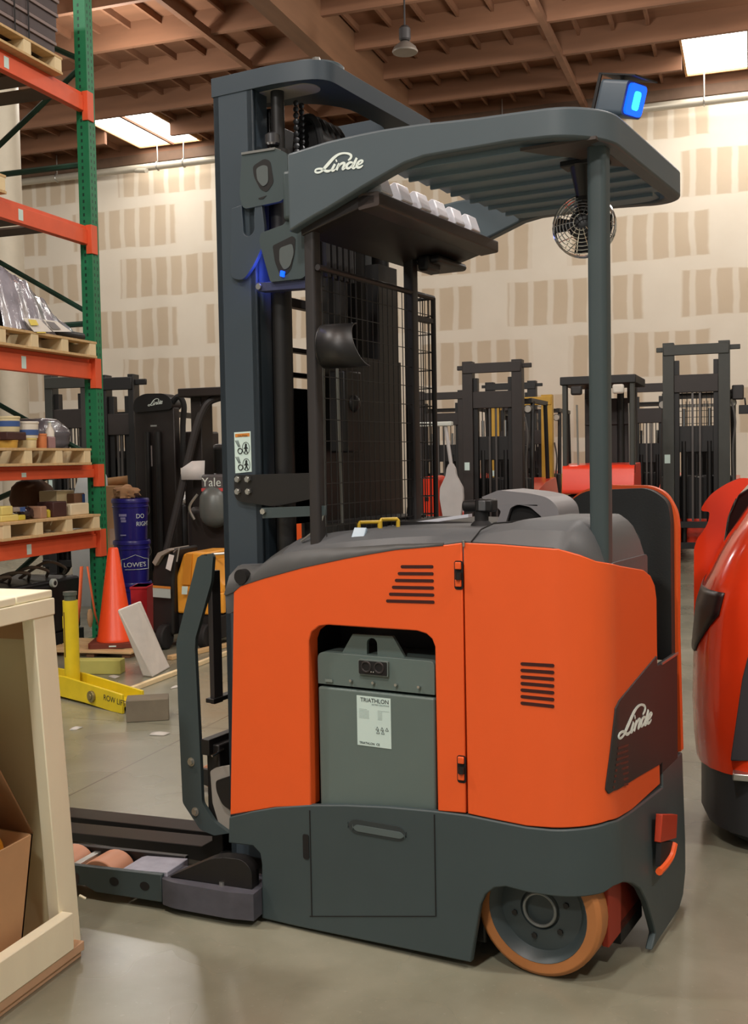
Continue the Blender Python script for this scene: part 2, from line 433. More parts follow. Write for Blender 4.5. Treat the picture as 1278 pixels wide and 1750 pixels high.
for k in (.46, .54): mb.ball(V(a.x+(b.x-a.x)*k, .0135, b.z+.008), .0022, 8)
mb.build('pin', STEEL, so)
for i, px in enumerate((600, 638, 677, 716)):
    p = ty(px, 1163+i*3.6, .022); mb = MB(); mb.cyl((p.x, .016, p.z), (p.x, .024, p.z), .004, n=10); mb.build('lid_screw', CHROME, lid)
# rating label
u0, u1 = ty(609.5,1188,.0215), ty(669,1287,.0215)
mb = MB(); mb.box(u0.x, u1.x, .0208, .023, u1.z+.011, u0.z); lab = mb.build('rating_label', PAPER, bat, sm=False)
lw, lh = u1.x-u0.x, u0.z-u1.z-.011
def ltxt(s, fx, fz, size, m=INK, align='LEFT'):
    text(s, size, m, lab, plane_M(V(u0.x+lw*fx, .0204, u0.z-lh*fz), (1,0,0), (0,0,1)), 'label_lettering', .0003, align)
ltxt('TRIATHLON', .95, .115, .0162, INK, 'RIGHT'); ltxt('BATTERY SOLUTIONS', .95, .165, .0055, GREYINK, 'RIGHT'); ltxt('TRIATHLON  CE', .06, .965, .0088, INK)
for c0, c1, c2 in ((.07,.36,.30), (.62,.75,.96)):
    mb = MB()
    for i in range(8):
        z = u0.z-lh*(.26+.025*i); mb.box(u0.x+lw*c0, u0.x+lw*((c2 if i == 0 else c1)), .0204, .021, z, z-.0014)
    mb.build('label_print', CODEINK, lab, sm=False)
mb = MB()
for i, (fx, fz) in enumerate(((.60,.63),(.74,.63),(.88,.63),(.62,.70),(.76,.70))):
    c = V(u0.x+lw*fx, .0204, u0.z-lh*fz)
    mb.tube([c+V(math.cos(t)*.0055, 0, math.sin(t)*.0055) for t in [2*PI*k/3+PI/2 for k in range(3)]], .0009, 4, closed=True)
mb.build('warning_symbols', INK, lab, sm=False)
mb = MB(); p = ty(562,1163,.022); mb.box(p.x-.012, p.x+.012, .0205, .0215, p.z-.004, p.z+.004); mb.build('lid_plate', mat('plate_grey', srgb(120, 132, 126), .4), lid, sm=False)

# ---- moulded cowl on top of the body
def interp(pts, x):
    if x <= pts[0][0]: return pts[0][1]
    for (a, b), (c, d) in zip(pts, pts[1:]):
        if x <= c: return b+(d-b)*(x-a)/max(1e-6, c-a)
    return pts[-1][1]
Ez = [pw(*p) for p in ((395,1016),(407,1002),(449,988),(518,969),(604,950.6),(676,938.5),(762,931),(790,926),(850,930),(900,934),(954,938))]
Ez = [(a, b) for a, b in Ez]+[(.30, 1.088), (.33, 1.066), (.352, 1.05)]
Rz = [ty(*p, .085) for p in ((398,965),(455,963),(465,952),(488,936),(511,920),(573,909),(660,905.5),(820,903),(852,900),(872,893),(895,887.5),(985,887.5),(1000,897),(1018,917))]
Rz = [(p.x, p.z) for p in Rz]+[(.345, 1.075)]
xs = [-.775, -.765, -.74, -.715, -.70, -.68, -.655, -.63, -.6, -.56, -.5, -.44, -.36, -.28, -.2, -.12, -.06, 0, .04, .07, .10, .12, .135, .155, .2, .24, .262, .275, .285, .30, .315, .33, .345, .352]
rings = []
for x in xs:
    ye = .002 if x < XC else RC-math.sqrt(max(0, RC**2-(x-XC)**2))+.002
    ze, zr = interp(Ez, x)+.002, interp(Rz, x); zr = max(zr, ze+.004)
    yr = .078 if x < .10 else .10+.1*max(0, x-.24)
    yr = max(yr, ye+.03)
    zf = zr-.004
    rings.append([V(x, ye+.006, ze-.06), V(x, ye, ze), V(x, ye+(yr-ye)*.30, ze+(zr-ze)*.62), V(x, yr-.008, zr-.004), V(x, yr+.012, zr), V(x, .44, zf), V(x, .452, zf-.008), V(x, .452, ze-.06)])
mb = MB(); mb.ring(rings); cowl = mb.build('cowl', COWL, T, ang=32)
rings = []
for x in xs[:17]:                       # darker nose band under the ridge
    ze, zr = interp(Ez, x)+.002, max(interp(Rz, x), interp(Ez, x)+.006)
    f = 1. if x < -.6 else max(.12, 1-(x+.6)/.55*.9)
    rings.append([V(x, -.001, ze-.004), V(x, -.001, ze), V(x, .002+.076*.30*f, ze+(zr-ze)*.62*f+.001), V(x, .03+.04*f, ze+(zr-ze)*(.96*f)+.001), V(x, .09, ze-.02)])
mb = MB(); mb.ring(rings); mb.build('nose_band', mat('nose_plastic', srgb(66, 67, 66), .5, var=.04), T, ang=50)
a, b = ty(842,903,.09), ty(880,899,.2); mb = MB(); s0 = [V(.02, .0, 1.128), V(.035, .03, 1.158), V(.05, .078, 1.171), V(.10, .2, 1.172), V(.14, .4, 1.172)]
mb.tube([p+V(0,0,.004) for p in s0], .002, 6); mb.build('cowl_seam', BLACKM, cowl)
p = ty(632,905,.12); mb = MB(); mb.box(-.02, .02, -.006, .004, -.05, .02, Matrix.Translation((p.x, .06, p.z-.01)) @ Matrix.Rotation(-.6, 4, 'X')); mb.build('cowl_clip', CLEARGREY, cowl, bev=.002)
p = ty(411,986,-.002); mb = MB(); mb.cyl((p.x, -.004, p.z), (p.x, .02, p.z), .022, n=18); mb.build('nose_recess', BLACKM, T)
# tray edge behind the cowl
a, b = ty(648,906,.46), ty(800,884,.52); mb = MB(); mb.ring([[a, a+V(0,.03,0), a+V(0,.03,.010), a+V(0,0,.010)], [b, b+V(0,.03,0), b+V(0,.03,.010), b+V(0,0,.010)]]); mb.build('tray_edge', ALU, T)
mb = MB(); mb.box(a.x-.02, b.x+.1, .47, .80, 1.06, 1.15); mb.build('tray', BLACK, T, bev=.01)
for x0_, x1_, y0_ in ((613,648,893),(650,680,888)):
    a, b = ty(x0_, y0_, .24), ty(x1_, y0_-1, .30); z_ = a.z-.05; mb = MB(); mb.tube([V(a.x,a.y,z_), V(a.x,a.y,a.z-.004), V(a.x+.004,a.y,a.z), V(b.x-.004,b.y,b.z), V(b.x,b.y,b.z-.004), V(b.x,b.y,z_)], .006, 8); mb.build('yellow_loop', YEL, T)
# joystick
p = ty(823,903,.26); g = thing('control_lever', None, None); g.parent = T; g.location = p
def lever(parent):
    mb = MB(); mb.lathe([(.034,-.03),(.034,.0),(.030,.012),(.020,.022),(.019,.05),(.022,.062)], 20); b0 = mb.build('lever_boot', RUBBER, parent)
    mb = MB(); mb.cyl((-.055,0,.062),(.03,0,.066),.017,n=14); mb.box(-.012,.042,-.022,.022,.047,.083); mb.build('lever_grip', BLACK, parent, bev=.006)
    mb = MB(); mb.box(.0,.022,-.024,-.012,.05,.08); mb.build('lever_button', mat('grey_button', srgb(90, 92, 94), .3), parent, bev=.003)
lever(g)
# steering console
c = lambda x, y: (lambda p: (p.x, p.z))(ty(x, y, .46))
outl = rnd([c(822,850),c(852,837.5),c(905,843),c(936,850),c(953,866),c(957,900),c(924,902),c(926,884),c(905,866),c(884,862),c(872,868),c(862,900),c(845,902),c(856,874),c(846,864),c(836,860)], [.004,.01,.02,.02,.02,0,0,.006,.01,.01,.006,0,0,.006,.006,.004])
mb = MB(); mb.prism(outl, .46, .64); mb.build('steering_console', CONS, T, bev=.008, seg=3)
a, b = c(860,905), c(950,864); mb = MB(); mb.box(a[0], b[0], .475, .63, a[1], b[1]); mb.build('console_inside', BLACKM, T, bev=.01)

# ---- operator back plate with pad, at the far side of the compartment
YP = .78
o = [(p.x, p.z) for p in (ty(962,1120,YP),ty(962,884,YP),(ty(975,851,YP)),ty(1003,834,YP),ty(1040,829,YP),ty(1112,830,YP),ty(1138,843,YP),ty(1155,874,YP),ty(1158,900,YP))]
o += [(.353, .80), (.361, .432), (.33, .43), (.32, .72), (o[0][0], .74)]
mb = MB(); mb.prism(rnd(o, [0,.03,.03,.03,.01,.03,.03,.03,.01,0,.004,.004,.01,.01]), YP+.006, YP+.036); mb.build('back_plate', ORANGE, T, bev=.006)
mb = MB(); pp = rnd([(o[0][0]+.012, .72), (o[1][0]+.012, 1.19), (o[3][0]+.005, 1.238), (.275, 1.246), (.333, 1.207), (.342, 1.15), (.344, .72)], [.01,.05,.03,.05,.05,.02,.01], 6)
mb.prism(pp, YP-.035, YP+.006); pad = mb.build('back_pad', PAD, T, bev=.016, seg=3)
q = [(lambda p: (p.x, p.z))(ty(x, y, YP-.037)) for x, y in ((1040,908),(1082,906),(1094,918),(1098,1000),(1040,1000))]
mb = MB(); mb.prism(rnd(q, [.004,.01,.02,.004,.004]), YP-.038, YP-.03); mb.build('pad_inset', mat('vinyl_inset', srgb(54, 57, 57), .5), pad, bev=.003)
# orange entry step on the back of the skirt
q = [tx(x, y, .402) for x, y in ((1131,1392),(1157,1392),(1155,1432),(1128,1440))]
mb = MB(); mb.prism([(p.y, p.z) for p in q], .385, .4035, 'x'); mb.build('step_recess', ORANGE_D, T, bev=.002)
q = [tx(x, y, .407) for x, y in ((1152,1442),(1147,1462),(1137,1478),(1126,1490))]
mb = MB(); mb.tube(catmull(q, 4), .010, 8); mb.build('step_lip', ORANGE, T)
q = [tx(x, y, .404) for x, y in ((1130,1440),(1152,1438),(1146,1460),(1128,1482))]
mb = MB(); mb.prism([(p.y, p.z) for p in q], .39, .4042, 'x'); mb.build('step_hollow', BLACKM, T, sm=False)

# ---- drive wheel
wc = V(.172, .045, .172)
mb = MB(); mb.lathe([(.134,-.001),(.160,-.001),(.170,.008),(.171,.03),(.171,.128),(.164,.138),(.134,.138)], 48, Matrix.Translation(wc) @ Matrix.Rotation(-PI/2, 4, 'X'), False)
wheel = mb.build('drive_wheel', TAN, T, bev=.002)
RIM = mat('dark_rim', srgb(58, 68, 70), .45, var=.08)
mb = MB(); mb.lathe([(.0001,.03),(.05,.03),(.054,.02),(.110,.028),(.124,.006),(.133,-.002),(.138,.003),(.137,.06),(.0001,.06)], 44, Matrix.Translation(wc) @ Matrix.Rotation(-PI/2, 4, 'X'))
rim = mb.build('rim', RIM, wheel)
mb = MB(); mb.tube([wc+V(math.cos(t)*.043, .018, math.sin(t)*.043) for t in [2*PI*i/32 for i in range(32)]], .0045, 8, closed=True); mb.build('hub_ring', mat('hub_grey', srgb(128, 132, 130), .4, .4), rim)
for k in range(6):
    t = k*PI/3+.3; p = wc+V(math.cos(t)*.074, .018, math.sin(t)*.074); mb = MB(); mb.cyl(p, p+V(0,.012,0), .008, n=6); mb.build('wheel_nut', BLACK, rim)
mb = MB(); mb.box(.05, .345, .20, .42, .10, .34); mb.box(.325, .345, .10, .5, .09, .30); mb.build('wheel_bay', mat('dark_red_bay', srgb(150, 44, 20), .6), T, bev=.004)
mb = MB(); mb.box(.03, .345, .20, .40, .06, .12); mb.build('drive_unit', BLACKM, T)
# ---- overhead guard
def S(*pts, y=0.): return [(lambda p: (p.x, p.z))(ty(a, b, y)) for a, b in pts]
top = S((490,262),(560,240),(640,222),(720,210),(800,202),(870,192)); bot = S((515,382),(560,357),(620,320),(690,280),(725,268),(760,262),(820,252),(870,243))
GH = .086; xt, rt = .235, .14
def gpath(u, off=0.):
    if u <= xt: return V(u, off, 0)
    a = (u-xt)/rt
    if a < PI/2: return V(xt+(rt-off)*math.sin(a), rt-(rt-off)*math.cos(a), 0)
    return V(xt+rt-off, rt+(u-xt-rt*PI/2), 0)
GW = .87; UF = xt+rt*PI/2+GW-2*rt; UE = UF+rt*PI/2
def gfull(u, off=0.):
    if u <= UF: return gpath(u, off)
    a = (u-UF)/rt
    if a < PI/2: return V(xt+(rt-off)*math.cos(a), GW-rt+(rt-off)*math.sin(a), 0)
    return V(xt-(u-UE), GW-off, 0)
ztop = lambda x: interp(top+[(.2, 2.197), (.4, 2.186)], x)
zbot = lambda x: interp(bot+[(.2, 2.124), (.4, 2.108)], x)
us = [-.523, -.479, -.44, -.393, -.34, -.282, -.22, -.158, -.1, -.04, .05, .14]+[xt+rt*PI/2*i/10 for i in range(11)]
us += [xt+rt*PI/2+.12*i for i in range(1, 5)]+[UF+rt*PI/2*i/10 for i in range(11)]+[UE+(xt-x) for x in (.14, .05, -.04, -.1, -.158, -.22, -.282, -.34, -.393, -.44, -.479, -.523)]
rings = []
for u in us:
    p, q = gfull(u, 0), gfull(u, .045); zt_, zb_ = ztop(p.x), (zbot(p.x) if p.x > -.479 else 2.0-(-.479-p.x)*.4)
    rings.append([V(p.x, p.y, zb_), V(p.x, p.y, zt_), V(q.x, q.y, zt_), V(q.x, q.y, zb_)])
mb = MB(); mb.ring(rings); guard = mb.build('overhead_guard', ROOFG, T, bev=.007, ang=50)
gl = ty(538,292), ty(622,284), ty(590,262)
g0 = lambda x, y: (lambda p: V(p.x, -.0005, p.z))(ty(530+x/12.78, 255+y/12.78, -.0005))
logo(g0, .158/1070, V(0,-1,0), WHITE, guard, 'guard_logo')
for i in range(7):                       # roof slats running front to back
    y = .05+.110*i; x0_, x1_ = -.24+.012*i, .345 if 0 < i < 6 else .30
    mb = MB(); mb.prism([(y, 2.114), (y+.008, 2.113), (y+.013, 2.130), (y+.112, 2.124), (y+.112, 2.138), (y, 2.152)], x0_, x1_, 'x')
    mb.build('roof_slat', mat('bluish_lit_slat', srgb(104, 124, 136), .4, var=.03), guard, bev=.0015)  # bluish light from below is worked into this lighter slat colour
mb = MB(); mb.prism([(.15,.04),(.345,.04),(.352,.36),(.30,.30),(.24,.17),(.20,.12)], 2.112, 2.120, 'z'); mb.build('gusset_plate', mat('brown_grey_plate', srgb(74, 66, 62), .5), guard)
# sloped front cross panel, ledge, and bright blocks
A, B = ty(597,326,.045), ty(842,404,.83)
mb = MB(); mb.prism([(-.30,2.030),(-.262,2.034),(-.262,2.060),(-.30,2.064),(-.505,2.000),(-.50,1.975)], .03, .845); mb.build('front_cross_panel', mat('brown_black_panel', srgb(34, 28, 27), .45), guard, bev=.004)
mb = MB(); mb.prism(rnd([(-.315,2.022),(-.250,2.028),(-.250,2.066),(-.315,2.066)], .006), .03, .845); mb.build('front_ledge', mat('brown_ledge', srgb(66, 56, 52), .45), guard, bev=.003)
mb = MB(); mb.box(-.50,-.36,.62,.84,1.975,2.0); mb.box(-.43, -.39, .60, .70, 1.95, 2.0); mb.build('light_bracket', BLACK, guard, bev=.012, seg=3)
for i in range(6):
    y = .07+.118*i; mb = MB()
    mb.prism([(-.30,2.066),(-.256,2.066),(-.251,2.070),(-.268,2.118),(-.280,2.122),(-.30,2.112)], y-.02, y+.046)
    mb.build('slat_bracket', ALU, guard, bev=.003)
# rear post
pb, pt = ty(1027,955,.12), ty(1031,262,.12)
mb = MB(); mb.prism(rr(pb.x-.024, pb.x+.024, .096, .150, .014), 1.07, 2.118, 'z'); mb.build('guard_post', CHAR, T)
# front posts of the guard
a = ty(540,700,.05); mb = MB(); mb.prism(rr(a.x-.022, a.x+.012, .035, .075, .008), 1.09, 2.0, 'z'); mb.build('guard_post', DARK, T)
a = tx(704,560,-.46); mb = MB(); mb.prism(rr(-.48, -.445, a.y-.02, a.y+.02, .006), 1.09, 2.03, 'z'); mb.build('guard_post', DARK, T)
# fan under the roof
fc = ty(997,384,.24); fan = MB(); D = (toT(CAM)-fc); D.z = .15; D.normalize(); D = (D+V(-.15, 0, 0)).normalized()
Q = D.to_track_quat('Z', 'Y').to_matrix().to_4x4(); FM = Matrix.Translation(fc) @ Q
mb = MB(); mb.lathe([(.0001,-.06),(.034,-.058),(.040,-.03),(.040,.0),(.02,.012),(.0001,.012)], 24, FM); mb.cyl(fc+V(0,0,.03), fc+V(0,.01,.085), .02, n=14)
fn_ = mb.build('fan', BLACK, T, bev=.002)
mb = MB()
for r in (.022, .032, .042, .051, .060, .069, .077):
    z = .034-.030*(r/.079)**2; mb.tube([FM @ V(math.cos(t)*r, math.sin(t)*r, z) for t in [2*PI*i/36 for i in range(36)]], .0013, 5, closed=True)
for r, z in ((.081, -.008), (.080, -.03)): mb.tube([FM @ V(math.cos(t)*r, math.sin(t)*r, z) for t in [2*PI*i/36 for i in range(36)]], .0028, 6, closed=True)
for k in range(14):
    t = 2*PI*k/14; mb.tube([FM @ V(math.cos(t)*r, math.sin(t)*r, z) for r, z in ((.018,.035),(.05,.022),(.077,.003),(.081,-.01),(.080,-.03),(.04,-.05))], .0012, 5)
mb.build('fan_cage', CHROME, fn_)
for k in range(4):
    mb = MB(); t = 2*PI*k/4; R = FM @ Matrix.Rotation(t, 4, 'Z') @ Matrix.Translation((.045,0,-.002)) @ Matrix.Rotation(.5, 4, 'X')
    mb.add([R @ V(-.03,-.014,0), R @ V(.026,-.03,0), R @ V(.030,.022,0), R @ V(-.03,.014,0), R @ V(-.03,-.014,.002), R @ V(.026,-.03,.002), R @ V(.030,.022,.002), R @ V(-.03,.014,.002)], [(0,1,2,3),(4,5,6,7),(0,1,5,4),(1,2,6,5),(2,3,7,6),(3,0,4,7)])
    mb.build('fan_blade', BLACKM, fn_)
mb = MB(); mb.ball(FM @ V(0,.03,-.02)+V(0,0,.025), .03, 16, (1,1,.9)); mb.build('fan_motor', CHROME, fn_)
mb = MB(); mb.tube([fc+V(.0,.01,.075), fc+V(0,0,.12), V(fc.x, fc.y-.01, 2.115)], .022, 12, .034); mb.box(fc.x-.05, fc.x+.07, fc.y-.04, fc.y+.02, 2.10, 2.116); mb.build('fan_bracket', BLACK, fn_, bev=.003)
# blue spotlight on the rear corner of the roof
bc = tx(1066,170,.30); mb = MB(); RM = Matrix.Translation(bc) @ Matrix.Rotation(-.35, 4, 'Z') @ Matrix.Rotation(.30, 4, 'Y')
mb.prism(rr(-.045,.045,-.045,.045,.012), -.055, .035, 'x', RM); bl_ = mb.build('blue_spotlight', mat('lamp_grey', srgb(86, 98, 108), .45), T, bev=.004)
mb = MB(); mb.prism(rr(-.036,.036,-.040,.040,.012), .034, .043, 'x', RM); le = mb.build('lens', BLUEL, bl_)
mb = MB(); mb.prism(rr(-.014,.014,-.026,.022,.008), .042, .0445, 'x', RM); mb.build('lens_core', BLUEC, le)
mb = MB(); mb.box(-.065,.06,-.05,.05,.054,.058,RM); mb.box(-.065,-.055,-.05,-.046,-.05,.056,RM); mb.box(-.065,-.055,.046,.05,-.05,.056,RM); mb.build('lamp_hood', BLACK, bl_)
mb = MB(); mb.cyl(RM @ V(-.02,0,-.045), V(bc.x-.02, bc.y, 2.19), .012); mb.build('lamp_foot', BLACK, bl_)
# ---------------------------------------------------------------- mast of the reach truck
YN, YC = .10, .46
def mir(y): return 2*YC-y
ZT = 2.49
for sgn in (0, 1):
    Y = (lambda y: y) if not sgn else mir
    def bx(mb, x0, x1, y0, y1, z0, z1): mb.box(x0, x1, min(Y(y0), Y(y1)), max(Y(y0), Y(y1)), z0, z1)
    mb = MB(); bx(mb, -.85,-.705, .10,.118, .14,ZT); bx(mb, -.85,-.825,.10,.175,.14,ZT-.02); bx(mb, -.73,-.705,.10,.175,.14,ZT-.02)
    mb.build('mast_upright', SLATE, T, bev=.004)
    mb = MB(); bx(mb, -.835,-.815,.18,.25,.16,2.40); bx(mb, -.72,-.70,.18,.25,.16,2.40); bx(mb, -.835,-.70,.18,.195,.16,2.40)
    mb.build('inner_rail', BLACK, T, bev=.003)
    mb = MB(); mb.cyl((-.655, Y(.155), .2), (-.655, Y(.155), 2.18), .030); mb.cyl((-.655, Y(.155), 2.14), (-.655, Y(.155), 2.26), .038); mb.cyl((-.655,Y(.155),2.26),(-.655,Y(.155),2.46),.020)
    mb.build('lift_cylinder', BLACK, T)
    mb = MB(); bx(mb, -.80,-.73,.265,.30,.3,2.2); mb.build('carriage_rail', DARK, T, bev=.003)
# crossbars between the uprights
for z0, z1, m in ((2.34,2.41,BLACK),(1.845,1.875,DARK),(1.70,1.715,DARK),(1.62,1.635,DARK)):
    mb = MB(); mb.box(-.82,-.79,.18,.74,z0,z1); mb.build('mast_crossbar', m, T, bev=.003)
mb = MB(); mb.box(-.83,-.80,.20,.72,1.14,1.585); mb.box(-.83,-.80,.20,.34,.9,1.2); mb.box(-.83,-.80,.50,.72,.9,1.2); mb.build('carriage_plate', BLACK, T, bev=.004)
mb = MB(); mb.cyl((-.72,.56,.3),(-.72,.56,1.95),.045); mb.cyl((-.72,.56,1.95),(-.72,.56,2.25),.03); mb.build('centre_cylinder', BLACK, T)
# horseshoe top plate
oc = rnd([(-.853,.098),(-.60,.098),(-.475,.135),(-.478,.30),(-.478,.822),(-.853,.822),(-.853,.70),(-.60,.70),(-.56,.64),(-.56,.40),(-.63,.30),(-.853,.235)], [0,.10,.14,.2,.02,0,0,.1,.08,.1,.1,0], 6)
mb = MB(); mb.prism(oc, ZT-.055, ZT, 'z'); crown = mb.build('crown_plate', SLATE, T, bev=.004)
mb = MB(); mb.prism(rr(-.76,-.53,.135,.225,.042,7), ZT-.0575, ZT-.054, 'z'); mb.build('crown_lit_patch', MUDGREY, crown)  # pale oval paints the light on the crown plate's underside
mb = MB(); mb.prism(rnd([(-.80,.16),(-.55,.16),(-.49,.22),(-.5,.3),(-.62,.27),(-.8,.24)],[.01,.05,.04,.03,.03,.01]), ZT-.001, ZT+.022, 'z'); mb.build('crown_rib', ROOFG, crown, bev=.003)
for k in range(4):
    mb = MB(); p = V(-.50+.0*k, .16+.05*k, ZT); mb.cyl(p+V(-.02,0,.0), p+V(-.02,0,.016), .012, n=6); mb.build('crown_bolt', STEEL, crown)
# chains, sheaves and hoses under the crown
for k, y in enumerate((.215, .245)):
    mb = MB()
    for j in range(15): mb.ball(V(-.63, y, 2.16+.018*j), .0105, 8, (1,.6,.95))
    mb.build('lift_chain', mat('chain_steel', srgb(96, 96, 98), .3, .8), T)
for k in range(5):
    y = .275+.035*k; mb = MB(); mb.tube(catmull([V(-.68,y,1.9),V(-.67,y,2.30),V(-.63,y,2.385),V(-.58,y,2.30),V(-.57,y,1.9)],6), .012, 8); mb.build('hydraulic_hose', RUBBER, T)
mb = MB(); mb.cyl((-.62,.27,2.31),(-.62,.44,2.31),.05); mb.build('hose_sheave', BLACK, T)
mb = MB(); mb.lathe([(.018,0),(.022,.005),(.022,.03),(.012,.036)], 18, Matrix.Translation((-.655,.125,2.27))); mb.build('cylinder_cap', mat('chain_steel', srgb(96, 96, 98), .3, .8), T)
# upper bracket with D-shaped opening, tied to the roof
def O(*pts, y): return [(lambda p: (p.x, p.z))(ty(a, b, y)) for a, b in pts]
YB = .085
mb = MB(); mb.prism(rnd(O((413,263),(470,253),(491,262),(491,332),(480,344),(414,358),(409,330),y=YB), [.004,.01,.02,.01,.01,.02,.01]), YB, YB+.014)
ub = mb.build('tie_bracket', CHAR, T, bev=.002)
mb = MB(); mb.prism(rnd(O((413,261),(470,252),(470,256),(413,265),y=YB), 0), YB-.003, YB+.03); mb.build('bracket_edge', STEEL, ub)
mb = MB(); mb.prism(rnd(O((432,284),(452,271),(462,275),(468,312),(456,329),(445,324),(434,302),y=YB), .01), YB-.001, YB+.004); q = mb.build('bracket_opening', BLACKM, ub)
mb = MB(); mb.prism(rnd(O((438,288),(450,282),(458,284),(459,312),(450,320),(440,308),y=YB), .01), YB-.0022, YB+.004); mb.build('opening_back', mat('opening_grey', srgb(84, 92, 92), .5), q)
mb = MB(); mb.prism(rnd(O((441,339),(456,334),(450,340),(443,341),y=YB), .002), YB-.001, YB+.004); mb.build('bracket_mark', BLACKM, ub)
mb = MB(); a = ty(498,300,.03); b_ = ty(484,300,.09); mb.box(b_.x+.02, a.x-.005, .05, .10, 2.03, 2.17); mb.build('roof_tie', CHAR, T, bev=.012, seg=3)
mb = MB(); mb.prism(rnd(O((392,475),(414,480),(432,455),(448,420),(452,395),(446,348),(434,352),(434,395),(424,405),(415,400),(412,350),(395,356),y=YB), [.03,.02,.04,.04,.02,0,0,.02,.01,.01,0,0]), YB+.002, YB+.016)
mb.build('side_gusset', SLATE, T, bev=.002)
mb = MB(); mb.prism(rnd(O((446,398),(484,384),(488,378),(511,379),(526,392),(526,466),(517,476),(462,482),(450,440),(442,410),y=YB-.02), [.01,.004,.004,.01,.02,.02,.02,.005,.02,.01]), YB-.02, YB-.006)
lb = mb.build('lower_bracket', CHAR, T, bev=.002)
mb = MB(); mb.prism(rnd(O((466,420),(500,403),(505,408),(504,432),(497,462),(486,472),(478,468),(470,448),y=YB-.02), [.006,.006,.006,.01,.02,.015,.01,.01]), YB-.0212, YB-.01); q = mb.build('bracket_opening', BLACKM, lb)
mb = MB(); mb.prism(rnd(O((478,424),(500,416),(503,432),(496,456),(486,462),(478,448),y=YB-.02), [.01,.01,.01,.02,.015,.01]), YB-.0224, YB-.01); mb.build('opening_back', mat('opening_grey', srgb(84, 92, 92), .5), q)
mb = MB(); mb.prism(rnd(O((480,462),(487,464),(485,474),(479,472),y=YB-.023), .003), YB-.026, YB-.018); mb.build('blue_lamp', BLUEL, lb)
BLUE_LIT = mat('blue_lit_steel', srgb(52, 58, 90), .5)  # glow of the blue lamp is put into the bar's colour
mb = MB(); mb.prism(O((438,483),(526,478),(526,492),(440,498),y=YB-.01), YB-.01, YB+.03); bar = mb.build('lamp_bar', BLUE_LIT, T, bev=.002)
p = ty(443,490,YB-.012); mb = MB(); mb.cyl(p, p+V(0,-.006,0), .009, n=12); mb.build('bar_bolt', STEEL, bar)
# lower braces with bolts, decal
mb = MB(); mb.prism(rnd(O((402,812),(536,808),(536,852),(470,866),(408,856),(402,846),y=.092), [.008,.004,.004,.03,.015,.01]), .086, .099); br = mb.build('brace_plate', BLACK, T, bev=.002)
for x, y in ((408,819),(425,819),(408,840),(426,840)):
    p = ty(x, y, .086); mb = MB(); mb.cyl(p, p+V(0,-.010,0), .0098, n=6); mb.cyl(p+V(0,-.010,0), p+V(0,-.013,0), .007, n=12); mb.build('brace_bolt', STEEL, br)
mb = MB(); mb.prism(O((446,868),(556,864),(556,881),(448,886),y=.05), .05, .058); b2 = mb.build('stay_bar', CHAR, T, bev=.001)
p = ty(451,874,.05); mb = MB(); mb.cyl(p, p+V(0,-.009,0), .009, n=6); mb.build('stay_bolt', STEEL, b2)
u = O((400,739),(428,737),(430,806),(402,809),y=.0985)
mb = MB(); mb.prism(u, .0985, .1005); dc = mb.build('safety_decal', PAPER, T, sm=False)
P0, P1, P2 = V(*u[0]), V(*u[1]), V(*u[3])
def dm(fx, fz): q = P0+(P1-P0)*fx+(P2-P0)*fz; return V(q.x, .0978, q.y)
def quad(mb, pts, dy=.0978):
    mb.prism([(dm(a, b).x, dm(a, b).z) for a, b in pts], .0978, .0988)
mb = MB(); quad(mb, [(.06,.04),(.94,.04),(.94,.12),(.06,.12)]); mb.build('decal_band', AMBER, dc, sm=False)
text('CAUTION', .008, INK, dc, plane_M(dm(.22,.115), (1,0,0), (0,0,1)), 'decal_lettering', .0004)
mb = MB()
for cz in (.46, .86):
    c = dm(.34, cz); mb.tube([c+V(math.cos(t)*.008,0,math.sin(t)*.008) for t in [2*PI*i/16 for i in range(16)]], .0016, 5, closed=True)
    c = dm(.70, cz-.06); mb.tube([c+V(math.cos(t)*.013,0,math.sin(t)*.018) for t in [2*PI*i/18 for i in range(18)]], .0008, 4, closed=True)
    mb.ball(c+V(0,0,.010), .004, 8, (1,.3,1)); mb.tube([c+V(0,0,.008), c+V(0,0,-.004)], .0032, 6)
    for dx in (-.006, .006): mb.tube([c+V(0,0,-.003), c+V(dx,0,-.016)], .0016, 5); mb.tube([c+V(0,0,.006), c+V(dx*1.2,0,-.002)], .0013, 5)
    for k in (-.5, 0, .5): mb.tube([dm(.30+.1*k,cz-.1), dm(.14+.16*k,cz-.26)], .0009, 4)
mb.build('decal_pictogram', INK, dc, sm=False)
# wire mesh screen in front of the operator
XS = -.455; a0, a1 = .06, .765; zb_, zt_ = 1.10, 1.885
mb = MB()
for i in range(23):
    y = a0+(a1-a0)*i/22; mb.tube([V(XS,y,zb_), V(XS,y,zt_)], .0015, 5)
for i in range(14):
    z = zb_+(zt_-zb_)*i/13; mb.tube([V(XS,a0,z), V(XS,a1,z)], .0014, 5)
for i in range(1, 5): mb.tube([V(XS-.02*i, a1, zb_), V(XS-.02*i, a1, zt_)], .002, 5)
for i in range(14):
    z = zb_+(zt_-zb_)*i/13; mb.tube([V(XS,a1,z), V(XS-.09,a1,z)], .002, 5)
mesh = mb.build('wire_screen', BLACK, T, sm=False)
mb = MB(); mb.tube([V(XS,a0-.02,zt_), V(XS,a1,zt_)], .009, 8); mb.tube([V(XS,a1,zb_), V(XS,a1,zt_)], .009, 8); mb.tube([V(XS,a1,zt_), V(XS-.10,a1,zt_)], .006, 8); mb.box(XS-.02, XS+.005, .63, a1, 1.80, 1.815); mb.build('screen_frame', DARK, mesh)
